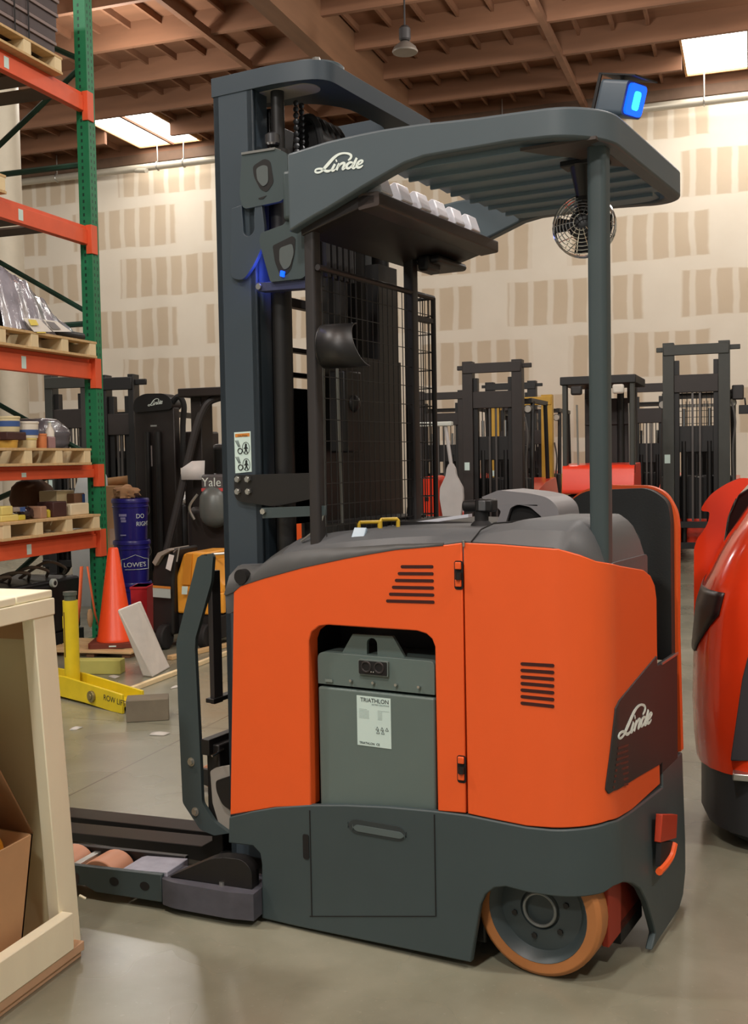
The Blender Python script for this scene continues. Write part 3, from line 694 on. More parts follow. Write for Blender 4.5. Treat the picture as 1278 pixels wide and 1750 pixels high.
# half-round shade bolted to the front post
p0, p1 = ty(552,592,.045), ty(612,596,.045); mb = MB(); rings = []
ax = V(p1.x-p0.x, .02, 0); n = 12
for t in (0, 1):
    c = p0+ax*t; rings.append([c+V((.03-.0*i if t else 0)*math.sin(PI*i/n)*0+(-.02*t*math.cos(PI*i/n)), .01-.055*math.sin(PI*i/n), .062*math.cos(PI*i/n)) for i in range(n+1)])
vs = rings[0]+rings[1]; fs = [(i, i+1, n+2+i, n+1+i) for i in range(n)]
mb.add(vs, fs); mb.add([rings[0][i] for i in range(n+1)], [tuple(range(n+1))]); o = mb.build('round_shade', BLACK, T); so = o.modifiers.new('solid', 'SOLIDIFY'); so.thickness = .004
# pipes behind the screen
for (xa, ya, xb, yb, y) in ((552,610,556,900,.13),(576,625,585,905,.22)):
    mb = MB(); mb.tube([ty(xa,ya,y), ty(xb,yb,y)], .0045, 6); mb.build('conduit', mat('pale_conduit', srgb(120, 124, 120), .4), T)
mb = MB(); q = ty(600,690,.35); mb.ball(q, .03, 14); mb.box(q.x-.05, q.x+.01, q.y-.05, q.y+.05, q.z-.15, q.z+.10); mb.build('valve_block', BLACK, T, bev=.006)
mb = MB(); mb.box(-.62,-.48,.20,.74,1.02,1.16); mb.box(-.66,-.60,.30,.80,1.1,1.68); mb.box(-.655,-.605,.66,.79,1.68,2.0); mb.build('front_console', BLACK, T)
mb = MB(); mb.tube(catmull([ty(555,868,.06), ty(545,900,.05), ty(528,915,.05), ty(515,925,.05)],5), .004, 6); mb.build('hose_loop', STEEL, T)

# ---------------------------------------------------------------- fork carriage, load backrest and forks
YL = .12
def L(*pts, y=YL): return [(lambda p: (p.x, p.z))(ty(a, b, y)) for a, b in pts]
side = L((337,953),(345,948),(360,946),(364,952),(361,994),(334,1090),(333,1110),(341,1271),(345,1372),(366,1405),(392,1424),(366,1428),(342,1418),(312,1372),(304,1197),(301,1098))
sidep = rnd(side, [.004,.002,.002,.004,.01,.006,.006,0,.01,.01,0,0,.01,.01,0,.01])
YL2 = .74
lbm = MB(); lbm.prism(sidep, YL, YL+.014); lbk = lbm.build('backrest_side', CHAR, T, bev=.002)
lbm = MB(); lbm.prism(sidep, YL2, YL2+.014); lbm.build('backrest_side', CHAR, T, bev=.002)
for x, y in ((327,1302),(334,1387)):
    p = ty(x, y, YL); mb = MB(); mb.cyl(p, p+V(0,-.009,0), .0095, n=6); mb.cyl(p+V(0,-.002,0), p+V(0,.0,0), .014, n=14); mb.build('backrest_bolt', STEEL, lbk)
xb = ty(340,1100,YL).x
for (px, py) in ((360,1202),(352,1275)):
    q = ty(px, py, YL); big = py > 1250
    mb = MB(); mb.box(q.x-.02, q.x+.012, YL, YL2+.014, q.z-(.03 if big else .0), q.z+(.02 if big else .014)); mb.build('backrest_bar', BLACK, T, bev=.002)
for y in (.155, .34, .52, .66):
    a, b = ty(357,1010,YL), ty(360,1205,YL)
    mb = MB(); mb.box(b.x-.012, b.x+.006, y-.022, y+.022, b.z, a.z+.06); mb.build('backrest_bar', DARK, T, bev=.002)
q = ty(352,1350,YL); mb = MB(); mb.box(q.x-.01, q.x+.04, YL+.02, YL2, .18, .46); mb.build('fork_carriage', BLACK, T, bev=.004)
mb = MB(); mb.prism(rnd(L((359,1318),(368,1312),(394,1308),(394,1424),(376,1416),(363,1372),y=.136),.006), .136, .15); mb.build('side_plate', MUDGREY, T, bev=.003)
mb = MB(); mb.cyl(ty(362,1292,.11), ty(382,1280,.16), .004, n=8); mb.build('lock_pin', CHROME, T)
mb = MB(); mb.prism(rnd(L((369,1334),(394,1326),(394,1384),(381,1376),(370,1352),y=.12),[.01,.004,.004,.03,.02]), .118, .135); mb.build('carriage_hook', BLACK, T, bev=.004)
for y, dz in ((.20, 0.), (.36, -.012)):
    mb = MB(); xk = q.x+.0
    mb.prism([(xk-.0,.050+dz),(xk,.46),(xk-.04,.46),(xk-.045,.125+dz),(xk-.09,.098+dz),(-2.05,.020),(-2.05,.008)], y, y+.10)
    mb.build('fork', BLACK, T, bev=.004)
# ---------------------------------------------------------------- outriggers with load rollers
def outrig(mirror):
    g = bpy.data.objects.new('outrigger', None); COL.objects.link(g); g.parent = T; g.location = (-.68, -.028 if not mirror else 2*YC, 0); g.rotation_euler = (0, 0, .135 if not mirror else -.135); g.scale = (1, 1, .80)
    s = 1 if not mirror else -1
    def B(mb, x0, x1, y0, y1, z0, z1): mb.box(x0, x1, min(s*y0, s*y1), max(s*y0, s*y1), z0, z1)
    def Pz(mb, pts, y0, y1): mb.prism(pts, s*y0, s*y1)
    mb = MB(); o = [(-.30,.035),(-.30,.140),(-.95,.118),(-1.0,.10),(-1.0,.05),(-.95,.032),(-.66,.030),(-.62,.05),(-.58,.055),(-.54,.035)]
    Pz(mb, o, -.012, .006); f = mb.build('outer_plate', CHAR, g, bev=.003)
    mb = MB(); Pz(mb, [(-.30,.035),(-.30,.150),(-1.0,.125),(-1.0,.05)], .125, .145); mb.build('inner_plate', BLACK, g, bev=.003)
    for x in (-.36, -.47):
        mb = MB(); mb.cyl((x, s*-.0128, .088), (x, s*-.006, .088), .017, n=18); mb.build('plate_hole', BLACKM, f)
    mb = MB(); Pz(mb, rr(-.74, -.60, .055, .100, .012), -.0135, -.006); mb.build('plate_patch', mat('worn_brown_plate', srgb(58, 46, 46), .6, var=.2), f)
    for x in (-.545, -.70, -.88):
        mb = MB(); mb.cyl((x, s*.012, .085), (x, s*.118, .085), .063, n=26); mb.build('load_roller', PINKPU, g, bev=.004)
    for x in (-.625, -.79):
        mb = MB(); B(mb, x-.012, x+.012, .006, .125, .09, .125); mb.build('roller_bridge', STEEL, g, bev=.002)
    mb = MB(); Pz(mb, [(-.46,.06),(-.46,.126),(-.44,.134),(-.29,.145),(-.29,.06)], .004, .125); mb.build('deck_plate', DUSTYW, g, bev=.003)
    mb = MB(); mb.prism(rnd([(.02,s*-.03),(-.02,s*-.035),(-.06,s*-.04),(-.25,s*-.03),(-.30,s*-.014),(-.30,s*.10),(.02,s*.12)], [0,.01,.01,.02,.01,0,0]), .030, .128, 'z'); bo = mb.build('stabiliser_block', DUSTY, g, bev=.005)
    mb = MB(); Pz(mb, rnd([(.0,.128),(.0,.20),(-.03,.235),(-.12,.232),(-.28,.132)], [0,.02,.03,.04,0]), .0, .045); mb.build('gusset', BLACK, g, bev=.003)
    mb = MB(); B(mb, -.25, .02, .03, .40, .05, .12); mb.build('cross_member', BLACK, g, bev=.004)
    mb = MB(); mb.cyl((-.10, s*.0, .128), (-.10, s*.0, .140), .008, n=8); mb.build('grease_nipple', STEEL, bo)
outrig(False); outrig(True)
# ---------------------------------------------------------------- building shell
WY = 23.6
def shader(name):
    m = bpy.data.materials.new(name); m.use_nodes = True; t = NT(m); return m, t, t.n['Principled BSDF']
# concrete floor
m, t, b = shader('polished_concrete'); tc = t.new('ShaderNodeTexCoord').outputs['Object']
def noise(sc, det=6, src=None, rough=.55, dist=0.):
    n = t.new('ShaderNodeTexNoise'); n.inputs['Scale'].default_value = sc; n.inputs['Detail'].default_value = det; n.inputs['Roughness'].default_value = rough; n.inputs['Distortion'].default_value = dist
    t.link(src or tc, n.inputs['Vector']); return n.outputs[0]
def ramp(f, *st):
    r = t.new('ShaderNodeValToRGB'); e = r.color_ramp.elements
    while len(e) < len(st): e.new(.5)
    for k, (p, c) in zip(e, st): k.position = p; k.color = (*c, 1)
    t.link(f, r.inputs[0]); return r.outputs[0]
n1 = noise(.9, 7, dist=.6); n2 = noise(7, 8); n3 = noise(60, 4)
c1 = ramp(n1, (.33, srgb(110,110,94)), (.5, srgb(128,128,110)), (.66, srgb(146,145,128)))
c2 = ramp(n2, (.35, srgb(122,120,104)), (.6, srgb(164,161,146)))
cc = t.mix(.12, c1, c2)
cc = t.mix(t.m('MULTIPLY', t.m('GREATER_THAN', n3, .66), .10), cc, srgb(190,186,172))
sep = t.new('ShaderNodeSeparateXYZ'); t.link(tc, sep.inputs[0])
jt = t.m('LESS_THAN', t.m('ABSOLUTE', t.m('SUBTRACT', t.m('FRACT', t.m('MULTIPLY', t.m('ADD', sep.outputs[0], .83), 1/3.6)), .5)), .0011)
jt2 = t.m('LESS_THAN', t.m('ABSOLUTE', t.m('SUBTRACT', t.m('FRACT', t.m('MULTIPLY', t.m('ADD', sep.outputs[1], .5), 1/3.6)), .5)), .0011)
cc = t.mix(t.m('MULTIPLY', t.m('MAXIMUM', jt, jt2), .6), cc, srgb(60,58,50))
t.link(cc, b.inputs['Base Color'])
rg = t.new('ShaderNodeMapRange'); t.link(noise(2.2, 2), rg.inputs[0]); rg.inputs[3].default_value = .20; rg.inputs[4].default_value = .36; t.link(rg.outputs[0], b.inputs['Roughness'])
bp = t.new('ShaderNodeBump'); bp.inputs['Strength'].default_value = .02; bp.inputs['Distance'].default_value = .004; t.link(n2, bp.inputs['Height']); t.link(bp.outputs[0], b.inputs['Normal'])
FLOORM = m
mb = MB(); mb.box(-24, 14, -9, WY+.3, -.12, 0); struct(mb.build('floor', FLOORM, sm=False))
# drywall with mudded joints
m, t, b = shader('drywall_with_joint_mud'); tc = t.new('ShaderNodeTexCoord').outputs['Object']
nw = t.new('ShaderNodeTexNoise'); nw.inputs['Scale'].default_value = 1.3; nw.inputs['Detail'].default_value = 4; t.link(tc, nw.inputs['Vector'])
sep = t.new('ShaderNodeSeparateXYZ'); t.link(tc, sep.inputs[0]); w = t.m('MULTIPLY', t.m('SUBTRACT', nw.outputs[0], .5), .12)
X = t.m('ADD', sep.outputs[0], w); Z = t.m('ADD', sep.outputs[2], w)
rz = t.m('DIVIDE', t.m('SUBTRACT', Z, .37), 1.22); row = t.m('FLOOR', rz); fz = t.m('FRACT', rz)
def soft(d, e0, e1):                    # 1 inside e0, 0 beyond e1
    r = t.new('ShaderNodeMapRange', interpolation_type='SMOOTHSTEP'); t.link(d, r.inputs[0]); r.inputs[1].default_value = e0; r.inputs[2].default_value = e1; r.inputs[3].default_value = 1; r.inputs[4].default_value = 0; return r.outputs[0]
hb = soft(t.m('SUBTRACT', .5, t.m('ABSOLUTE', t.m('SUBTRACT', fz, .5))), .105, .135)
par = t.m('MULTIPLY', t.m('FRACT', t.m('MULTIPLY', row, .5)), 2.)
xb_ = t.m('FRACT', t.m('DIVIDE', t.m('ADD', t.m('ADD', X, 4.1+1.83+36.6), t.m('MULTIPLY', par, 1.32)), 3.66))
bb = soft(t.m('MULTIPLY', t.m('ABSOLUTE', t.m('SUBTRACT', xb_, .5)), 3.66), .36, .44)
st = soft(t.m('MULTIPLY', t.m('ABSOLUTE', t.m('SUBTRACT', t.m('FRACT', t.m('DIVIDE', t.m('ADD', X, 40.), .42)), .5)), .42), .04, .085)
mud = t.m('MAXIMUM', t.m('MAXIMUM', hb, bb), t.m('MULTIPLY', st, .8))
bare = t.mix(nw.outputs[0], srgb(198,178,152), srgb(212,194,170)); md = t.mix(nw.outputs[0], srgb(220,208,190), srgb(234,224,208))
t.link(t.mix(mud, bare, md), b.inputs['Base Color']); b.inputs['Roughness'].default_value = .9
mb = MB(); mb.box(-24, 14, WY, WY+.3, 0, 9.6); struct(mb.build('wall_back', m, sm=False))
PLAIN = mat('painted_wall', srgb(200,192,176), .85)
mb = MB(); mb.box(-24.3, -24, -9, WY+.3, 0, 9.6); struct(mb.build('wall_left', PLAIN, sm=False))
mb = MB(); mb.box(14, 14.3, -9, WY+.3, 0, 9.6); struct(mb.build('wall_right', PLAIN, sm=False))
# timber roof
WOODC = mat('roof_plywood', srgb(126,86,60), .8, var=.16, scale=1.6, stretch=(.4,2,1))
WOODB = mat('roof_beam_wood', srgb(124,85,60), .75, var=.14, scale=2.0, stretch=(.5,3,3))
WOODG = mat('glulam_wood', srgb(122,86,60), .7, var=.14, scale=1.5, stretch=(4,.4,4))
CZ = 9.05
holes = [(-13.9,-12.3,20.8,23.4), (-1.22,.9,20.6,23.2)]
strips = sorted({-24., 14., *[h[0] for h in holes], *[h[1] for h in holes]})
mb = MB()
for x0, x1 in zip(strips, strips[1:]):
    h = next((h for h in holes if abs(h[0]-x0) < 1e-6), None)
    if h: mb.box(x0, x1, -9, h[2], CZ, CZ+.05); mb.box(x0, x1, h[3], WY+.3, CZ, CZ+.05)
    else: mb.box(x0, x1, -9, WY+.3, CZ, CZ+.05)
k = 0; x = -23.7
while x < 14:                           # small rafters of the deck
    if not any(h[0]-.05 < x < h[1]+.05 for h in holes): mb.box(x-.025, x+.025, 8, WY, CZ-.12, CZ)
    x += .61
struct(mb.build('ceiling', WOODC, sm=False))
SKYE = mat('skylight_glow', (1,1,1), .5, emit=srgb(255,250,242), estr=9.)
for h in holes:
    mb = MB(); mb.box(h[0], h[1], h[2], h[3], CZ-.10, CZ-.06); s_ = struct(mb.build('window_1' if h[0] < -5 else 'window_2', SKYE, sm=False))
    mb = MB()
    for a in ((h[0]-.04,h[0],h[2]-.04,h[3]+.04),(h[1],h[1]+.04,h[2]-.04,h[3]+.04),(h[0],h[1],h[2]-.04,h[2]),(h[0],h[1],h[3],h[3]+.04)): mb.box(*a, CZ-.14, CZ+.05)
    mb.build('window_curb', mat('curb_wood', srgb(200,150,100), .7, var=.1), s_, sm=False)
    mb = MB(); xm = (h[0]*.45+h[1]*.55); mb.box(xm-.03, xm+.03, h[2], h[3], CZ-.16, CZ-.11); mb.build('window_bar', WOODB, s_, sm=False)
n = 1; y = 9.0
while y < WY:
    mb = MB(); segs = [(-24, 14)]
    for h in holes:
        if h[2] < y+.06 and y < h[3]:
            segs = [q for a, b_ in segs for q in (((a, h[0]-.04), (h[1]+.04, b_)) if a < h[0] < b_ else ((a, b_),))]
    for a, b_ in segs: mb.box(a, b_, y-.045, y+.045, CZ-.42, CZ)
    struct(mb.build('trim_%d' % n, WOODB, sm=False)); n += 1; y += 1.62
for x in (-20.4, -13.65+6.85-.05, 5.2):
    mb = MB(); mb.box(x-.16, x+.16, -9, WY, CZ-.95, CZ-.05); struct(mb.build('trim_%d' % n, WOODG, sm=False)); n += 1
for x in (-8.75, -3.3): 
    mb = MB(); mb.box(x-.05, x+.05, 8, WY, CZ-.5, CZ-.35); struct(mb.build('trim_%d' % n, WOODB, sm=False)); n += 1
mb = MB(); mb.box(-24, 14, WY-.10, WY, 8.58, 8.80); struct(mb.build('trim_%d' % n, mat('ledger_wood', srgb(96,72,54), .7, var=.15), sm=False)); n += 1
# sprinkler pipe along the wall top
PIPE = mat('sprinkler_pipe_grey', srgb(176,168,152), .4, .3)
p = thing('sprinkler_pipe', 'long pale sprinkler pipe hung along the top of the drywall', 'pipe', (0, WY-.45, 8.36))
mb = MB(); mb.cyl((-24,0,0),(14,0,0),.085,n=16); mb.build('pipe_run', PIPE, p)
for x in (-16.1,-13.3,-12.6,-9.,-5.,-2.3,-.9,2.,6.):
    mb = MB(); mb.tube([V(math.cos(a)*.095*0+x, math.cos(a)*.10, math.sin(a)*.10) for a in [2*PI*i/12 for i in range(12)]], .014, 5, closed=True); mb.cyl((x,0,.09),(x,0,.55),.014,n=6); mb.build('hanger', STEEL, p)
mb = MB(); mb.cyl((-13.9,0,-.05),(-13.4,-.35,-.18),.05,n=10); mb.build('branch_pipe', PIPE, p)
# high-bay lamp under the roof
lp_ = wz(692, 88, 7.6); g = thing('pendant_lamp', 'unlit metal high-bay lamp hanging from the timber roof', 'lamp', (lp_.x, lp_.y, 7.6))
mb = MB(); mb.lathe([(.19,-.02),(.20,-.0),(.17,.06),(.09,.13),(.06,.15)], 24); o = mb.build('reflector', mat('lamp_reflector', srgb(120,112,104), .4, .5), g)
mb = MB(); mb.lathe([(.0001,-.015),(.175,-.015),(.175,-.0),(.0001,.0)], 24); mb.build('lens', mat('lamp_glass', srgb(215,212,205), .2, var=.1), g)
mb = MB(); mb.lathe([(.07,.16),(.09,.18),(.09,.34),(.06,.38)], 18); mb.cyl((0,0,.36),(0,0,1.1),.015,n=8); mb.build('ballast', DARK, g)
# round white column behind the rack
a, b_ = wd(-6, 500, 16.5), wd(42, 500, 16.5); r = (b_-a).length/2; c = (a+b_)/2
mb = MB(); mb.cyl((c.x,c.y,0),(c.x,c.y,CZ-.5),r,n=28); struct(mb.build('column', mat('column_paint', srgb(196,186,166), .6, var=.04), None)); COLC = c
# ---------------------------------------------------------------- pallet rack with its stock
GREEN = mat('green_rack_paint', srgb(28,118,76), .5, var=.1)
t = NT(GREEN); b = t.n['Principled BSDF']; base = b.inputs['Base Color'].links[0].from_socket
sep = t.new('ShaderNodeSeparateXYZ'); t.link(t.new('ShaderNodeTexCoord').outputs['Object'], sep.inputs[0])
near = lambda s, c, w: t.m('LESS_THAN', t.m('ABSOLUTE', t.m('SUBTRACT', s, c)), w)
slot_ = near(t.m('FRACT', t.m('DIVIDE', sep.outputs[2], .05)), .5, .24)
cols = t.m('MAXIMUM', t.m('MAXIMUM', near(sep.outputs[1], 7.198, .006), near(sep.outputs[1], 7.238, .006)), near(sep.outputs[0], -4.760, .008))
t.link(t.mix(t.m('MULTIPLY', slot_, cols), base, srgb(10,56,38)), b.inputs['Base Color'])
RORANGE = mat('orange_beam_paint', srgb(226,92,52), .5, var=.06)
PWOOD = mat('pallet_wood', srgb(204,172,124), .8, var=.14, scale=6, stretch=(1,6,1), bump=.1)
PWOOD2 = mat('pale_pine', srgb(226,206,164), .75, var=.07, scale=5, stretch=(2,2,.6), bump=.08)
CARD = mat('corrugated_card', srgb(190,150,108), .85, var=.05)
CREAM = mat('cream_plastic', srgb(226,212,168), .5, var=.04)
YBOX = mat('pale_yellow_card', srgb(224,206,120), .6, var=.05)
BROWN = mat('dark_brown_card', srgb(66,36,32), .6, var=.1)
XF = -4.70                                # face of the front uprights
rk = thing('pallet_rack', 'green upright pallet rack with orange beams at the left edge', 'rack', (0,0,0))
for x in (-4.80, -5.85):
    for y in (7.17, 4.35):
        mb = MB(); mb.box(x, x+.10, y, y+.012, 0, 5.6); mb.box(x, x+.10, y+.085, y+.095, 0, 5.6); mb.box(x+.088, x+.10, y+.012, y+.085, 0, 5.6); mb.box(x-.03, x+.13, y-.03, y+.12, 0, .012)
        p = mb.build('upright_post', GREEN, rk, sm=False)
for y in (7.20, 4.38):
    for z0, z1 in ((.3,1.05),(1.05,.3+1.1),(1.9,1.4),(2.42,2.42),(3.05,2.5),(3.62,3.62),(3.7,4.35),(4.9,4.4)):
        mb = MB(); mb.tube([V(-5.78,y+.04,z0 if z0 != 1.4 else 1.4), V(-4.79,y+.04,z1)], .022, 6); mb.build('brace', mat('dark_green_brace', srgb(24,62,46), .5, var=.1), rk)
BEAMS = [(.71,.845),(1.245,1.34),(1.99,2.14),(3.00,3.14),(3.99,4.13)]
for zb, zt in BEAMS:
    for x in (-4.78, -5.83):
        mb = MB(); mb.prism([(x,zb),(x+.055,zb),(x+.055,zt-.03),(x+.04,zt-.03),(x+.04,zt),(x,zt)], 4.40, 7.19)
        b = mb.build('beam', RORANGE, rk, bev=.003)
        if x > -5:
            mb = MB(); mb.box(-4.705, -4.69, 7.165, 7.235, zb-.07, zt+.005); mb.box(-4.74,-4.69,7.155,7.168,zb-.07,zt+.005); mb.build('beam_connector', RORANGE, b, bev=.002)
            yy = wx(30, 500, -4.72).y
            yl = {0: 6.33, 1: 6.30, 2: 6.34, 3: 6.36, 4: 6.26}[BEAMS.index((zb, zt))]
            mb = MB(); mb.box(-4.7252, -4.7235, yl-.025, yl+.025, zb+.02, zt-.045); mb.build('location_label', PAPER, b, sm=False)
    mb = MB()
    for k in range(9): mb.box(-5.80, -4.75, 4.5+.3*k, 4.72+.3*k, zt-.032, zt-.018)
    mb.build('shelf_deck', mat('deck_grey', srgb(92,78,68), .7), rk, sm=False)
def pallet(label, x1, y1, z, L=1.15, D=1.0, group='pallets on the rack'):
    g = thing('pallet', label, 'pallet', (x1-D/2, y1-L/2, z), 0, group)
    mb = MB()
    for k in range(6): mb.box(-D/2+k*(D-.1)/5, -D/2+.1+k*(D-.1)/5, -L/2, L/2, .105, .123)
    mb.build('top_deck', PWOOD, g, bev=.002)
    for k in range(4):
        y = -L/2+.05+k*(L-.1)/3; mb = MB(); mb.box(-D/2+.002, D/2-.002, y-.04, y+.04, .018, .105); mb.build('stringer', PWOOD2, g, bev=.002)
    mb = MB()
    for k in range(4): mb.box(-D/2+k*(D-.1)/3, -D/2+.1+k*(D-.1)/3, -L/2, L/2, 0, .018)
    mb.build('bottom_deck', PWOOD, g, bev=.002)
    return z+.123
XP = -4.66
ym = [wx(172,880,XP).y, wx(157,790,XP).y, wx(166,605,XP).y, wx(108,140,XP).y, wx(12,340,XP).y]
ym = [min(a, 7.14) for a in ym]
PT = [pallet('weathered pallet on the lowest rack beam carrying small boxes', XP, ym[0], .846),
      pallet('pale pallet on the second rack beam carrying tubs and buckets', XP, ym[1], 1.341),
      pallet('greyed pallet on the middle rack beam under a plastic-wrapped part', XP, ym[2], 2.141),
      pallet('pallet on the top rack beam under strapped dark bundles', XP, ym[3], 4.131),
      pallet('pallet on the fourth rack beam, only its corner in the picture', XP, ym[4], 3.141)]
def span(a, b, top, x): return wx(a, top, x).y, wx(b, top, x).y, wx((a+b)/2, top, x).z
def carton(name, label, cat, a, b, top, z, m, x=-4.74, d=.2, group='boxes on the lowest shelf', tape=None, bev=.006, rz=0.):
    y0, y1, zt = span(a, b, top, x)
    g = thing(name, label, cat, (x-d/2, (y0+y1)/2, z), rz, group); w = (y1-y0)/2; h = max(.03, zt-z)
    mb = MB(); mb.box(-d/2, d/2, -w, w, 0, h-.002); mb.build('body', m, g, bev=bev)
    mb = MB(); mb.box(-d/2+.004, d/2-.004, -w+.004, -.004, h-.004, h); mb.box(-d/2+.004, d/2-.004, .004, w-.004, h-.004, h); mb.build('flaps', m, g)
    if tape: mb = MB(); mb.box(d/2-.001, d/2+.001, w*tape[0], w*tape[1], h*tape[2], h*tape[3]); mb.build('label_patch', tape[4], g, sm=False)
    return g, z+h
def tub(name, label, a, b, top, z, m, lidm, x=-4.76, band=None, group='tubs on the second shelf', taper=.92):
    y0, y1, zt = span(a, b, top, x); r = (y1-y0)/2; h = zt-z
    g = thing(name, label, 'tub', (x-r, (y0+y1)/2, z), 0, group)
    mb = MB(); mb.lathe([(r*taper*.96,0),(r*taper,.006),(r*.97,h*.86),(r*.97,h*.9)], 24); mb.build('body', m, g)
    mb = MB(); mb.lathe([(r,h*.86),(r*1.02,h*.88),(r*1.02,h*.97),(r*.96,h),(r*.3,h)], 24); mb.build('lid', lidm, g)
    if band: mb = MB(); mb.lathe([(r*.965,h*band[0]),(r*.985,h*band[1])], 24, None, False); mb.build('band', band[2], g)
    return g, z+h
BLUEB = mat('blue_band', srgb(62,92,150), .5); GREYBAG = mat('grey_shrink_wrap', srgb(112,108,114), .22, var=.22, scale=5, bump=.5, coat=.4)
z = PT[1]
_, t1 = tub('tub', 'squat ochre tub under the dark brown box on the second shelf', 15, 39, 752, z, mat('ochre_plastic', srgb(206,164,72), .5), mat('ochre_plastic', srgb(206,164,72), .5))
g, t2 = carton('box', 'dark brown box between two tubs at the left of the second shelf', 'box', 12, 45, 738, t1, BROWN, x=-4.76, d=.14, group='tubs on the second shelf')
tub('tub', 'cream bucket with a blue label on the dark brown box', 17, 43, 711, t2, CREAM, CREAM, band=(.35,.7,BLUEB), x=-4.78)
_, t3 = tub('tub', 'plain cream tub carrying the blue-banded white tub', 48, 71, 749, z, CREAM, YBOX)
t3 += .002
tub('tub', 'white tub with a blue band stacked on the plain cream tub', 48.5, 75, 720, t3, mat('white_plastic', srgb(226,220,206), .45), mat('white_plastic', srgb(226,220,206), .45), band=(.18,.5,BLUEB))
tub('tub', 'orange tub next to the plain cream tub', 72.5, 84, 741, z, mat('orange_plastic', srgb(206,126,78), .5), mat('orange_plastic', srgb(206,126,78), .5))
carton('box', 'mauve plastic carton beside the orange tub', 'box', 83, 95, 746, z, mat('mauve_plastic', srgb(160,128,130), .4), x=-4.78, d=.06, group='tubs on the second shelf')
y0, y1, zt = span(86, 92, 722, -4.86); g = thing('spray_bottle', 'thin white bottle standing behind the mauve carton', 'bottle', (-4.882, (y0+y1)/2, z))
mb = MB(); mb.lathe([(.03,0),(.032,.01),(.032,.13),(.012,.17),(.012,.20)], 16); mb.build('body', mat('white_plastic', srgb(226,220,206), .45), g)
mb = MB(); mb.lathe([(.016,.20),(.016,zt-z)], 12); mb.build('cap', PAPER, g)
def bag(name, label, cat, c, sz, m, group=None, seed=1, n=20, rough=.18, sq=.75):
    random.seed(seed); mb = MB(); mb.ball((0,0,0), 1., n)
    vs = []
    for v in mb.v:
        k = 1+rough*(math.sin(v.x*5+seed)*math.cos(v.y*6-seed)+.5*math.sin(v.z*9+v.x*7))
        zz = max(v.z*k, -.72)
        e = lambda t: math.copysign(abs(t)**sq, t)
        vs.append(V(e(v.x)*k*sz[0], e(v.y)*k*sz[1], (zz+.72)*sz[2]))
    mb.v = vs; o = mb.build(name, m, None, ang=60, loc=c); return tag(o, label, cat, group)
y0, y1, zt = span(96, 152, 714, -4.80)
bag('wrapped_bundle', 'grey shrink-wrapped bundle at the post end of the second shelf', 'bundle', (-5.13, (y0+y1)/2-.0, z+.002), (.19,(y1-y0)/2*.98,(zt-z)/1.72), GREYBAG, seed=3, n=36, rough=.06, sq=.4)
# lowest shelf
z = PT[0]
yb = mat('yellow_plastic', srgb(206,190,70), .4)
_, a1 = carton('box', 'long pale yellow box lying under a shorter yellow box', 'box', 2, 32, 880, z, YBOX)
carton('box', 'short pale yellow box on top of the long yellow box', 'box', 3, 22, 865, a1, YBOX, d=.18)
_, a1 = carton('box', 'small bright yellow box under the blue-ended box', 'box', 32, 44, 880, z, yb, d=.12)
carton('box', 'grey box with a blue end on the small bright yellow box', 'box', 23, 43, 867, max(a1, z+.06), mat('grey_card', srgb(150,140,132), .6), d=.11, x=-4.745, tape=(.1,1,0,1,BLUEB))
y0, y1, zt = span(45, 70, 866, -4.76); bag('plastic_bag', 'glossy black bag with a white sticker on the lowest shelf', 'bag', (-4.84,(y0+y1)/2,z+.002), (.05,(y1-y0)/2*.82,(zt-z)/1.72), mat('black_bag', srgb(38,26,30), .2, coat=.5, bump=.3), seed=8, rough=.08)
carton('box', 'narrow tan box beside the glossy black bag', 'box', 70, 80, 865, z, mat('tan_card', srgb(168,130,104), .7), d=.14)
y0, y1, zt = span(80, 91, 868, -4.76); g = thing('bottle', 'yellow-green bottle between the tan box and dark box', 'bottle', (-4.79,(y0+y1)/2,z)); h = zt-z
mb = MB(); mb.lathe([(.026,0),(.028,.006),(.028,h*.7),(.014,h*.85)], 16); mb.build('body', yb, g); mb = MB(); mb.lathe([(.016,h*.85),(.016,h)], 12); mb.build('cap', BROWN, g)
carton('box', 'dark maroon box in front of the tall cream box', 'box', 91, 114, 857, z, BROWN, d=.14)
carton('box', 'tall cream box behind the dark maroon box', 'box', 97, 127, 838, z, CREAM, x=-4.90, d=.16)
carton('box', 'low cream carton with two hand holes nearest the green post', 'box', 121, 152, 860, z, mat('cream_card', srgb(218,204,172), .7), d=.07)
carton('box', 'brown box with a patch of blue tape behind the low cream carton', 'box', 127, 145, 843, z, mat('brown_card', srgb(120,86,62), .75), x=-4.83, d=.07, tape=(.45,.98,.55,.95,BLUEB))
y0, y1, zt = span(58, 104, 818, -5.1); bag('sack', 'brown paper sack deep on the lowest shelf', 'sack', (-5.25,(y0+y1)/2,z+.002), (.15,(y1-y0)/2,(zt-z)/1.72), mat('brown_sack', srgb(110,78,56), .8, var=.12), seed=5, rough=.06)
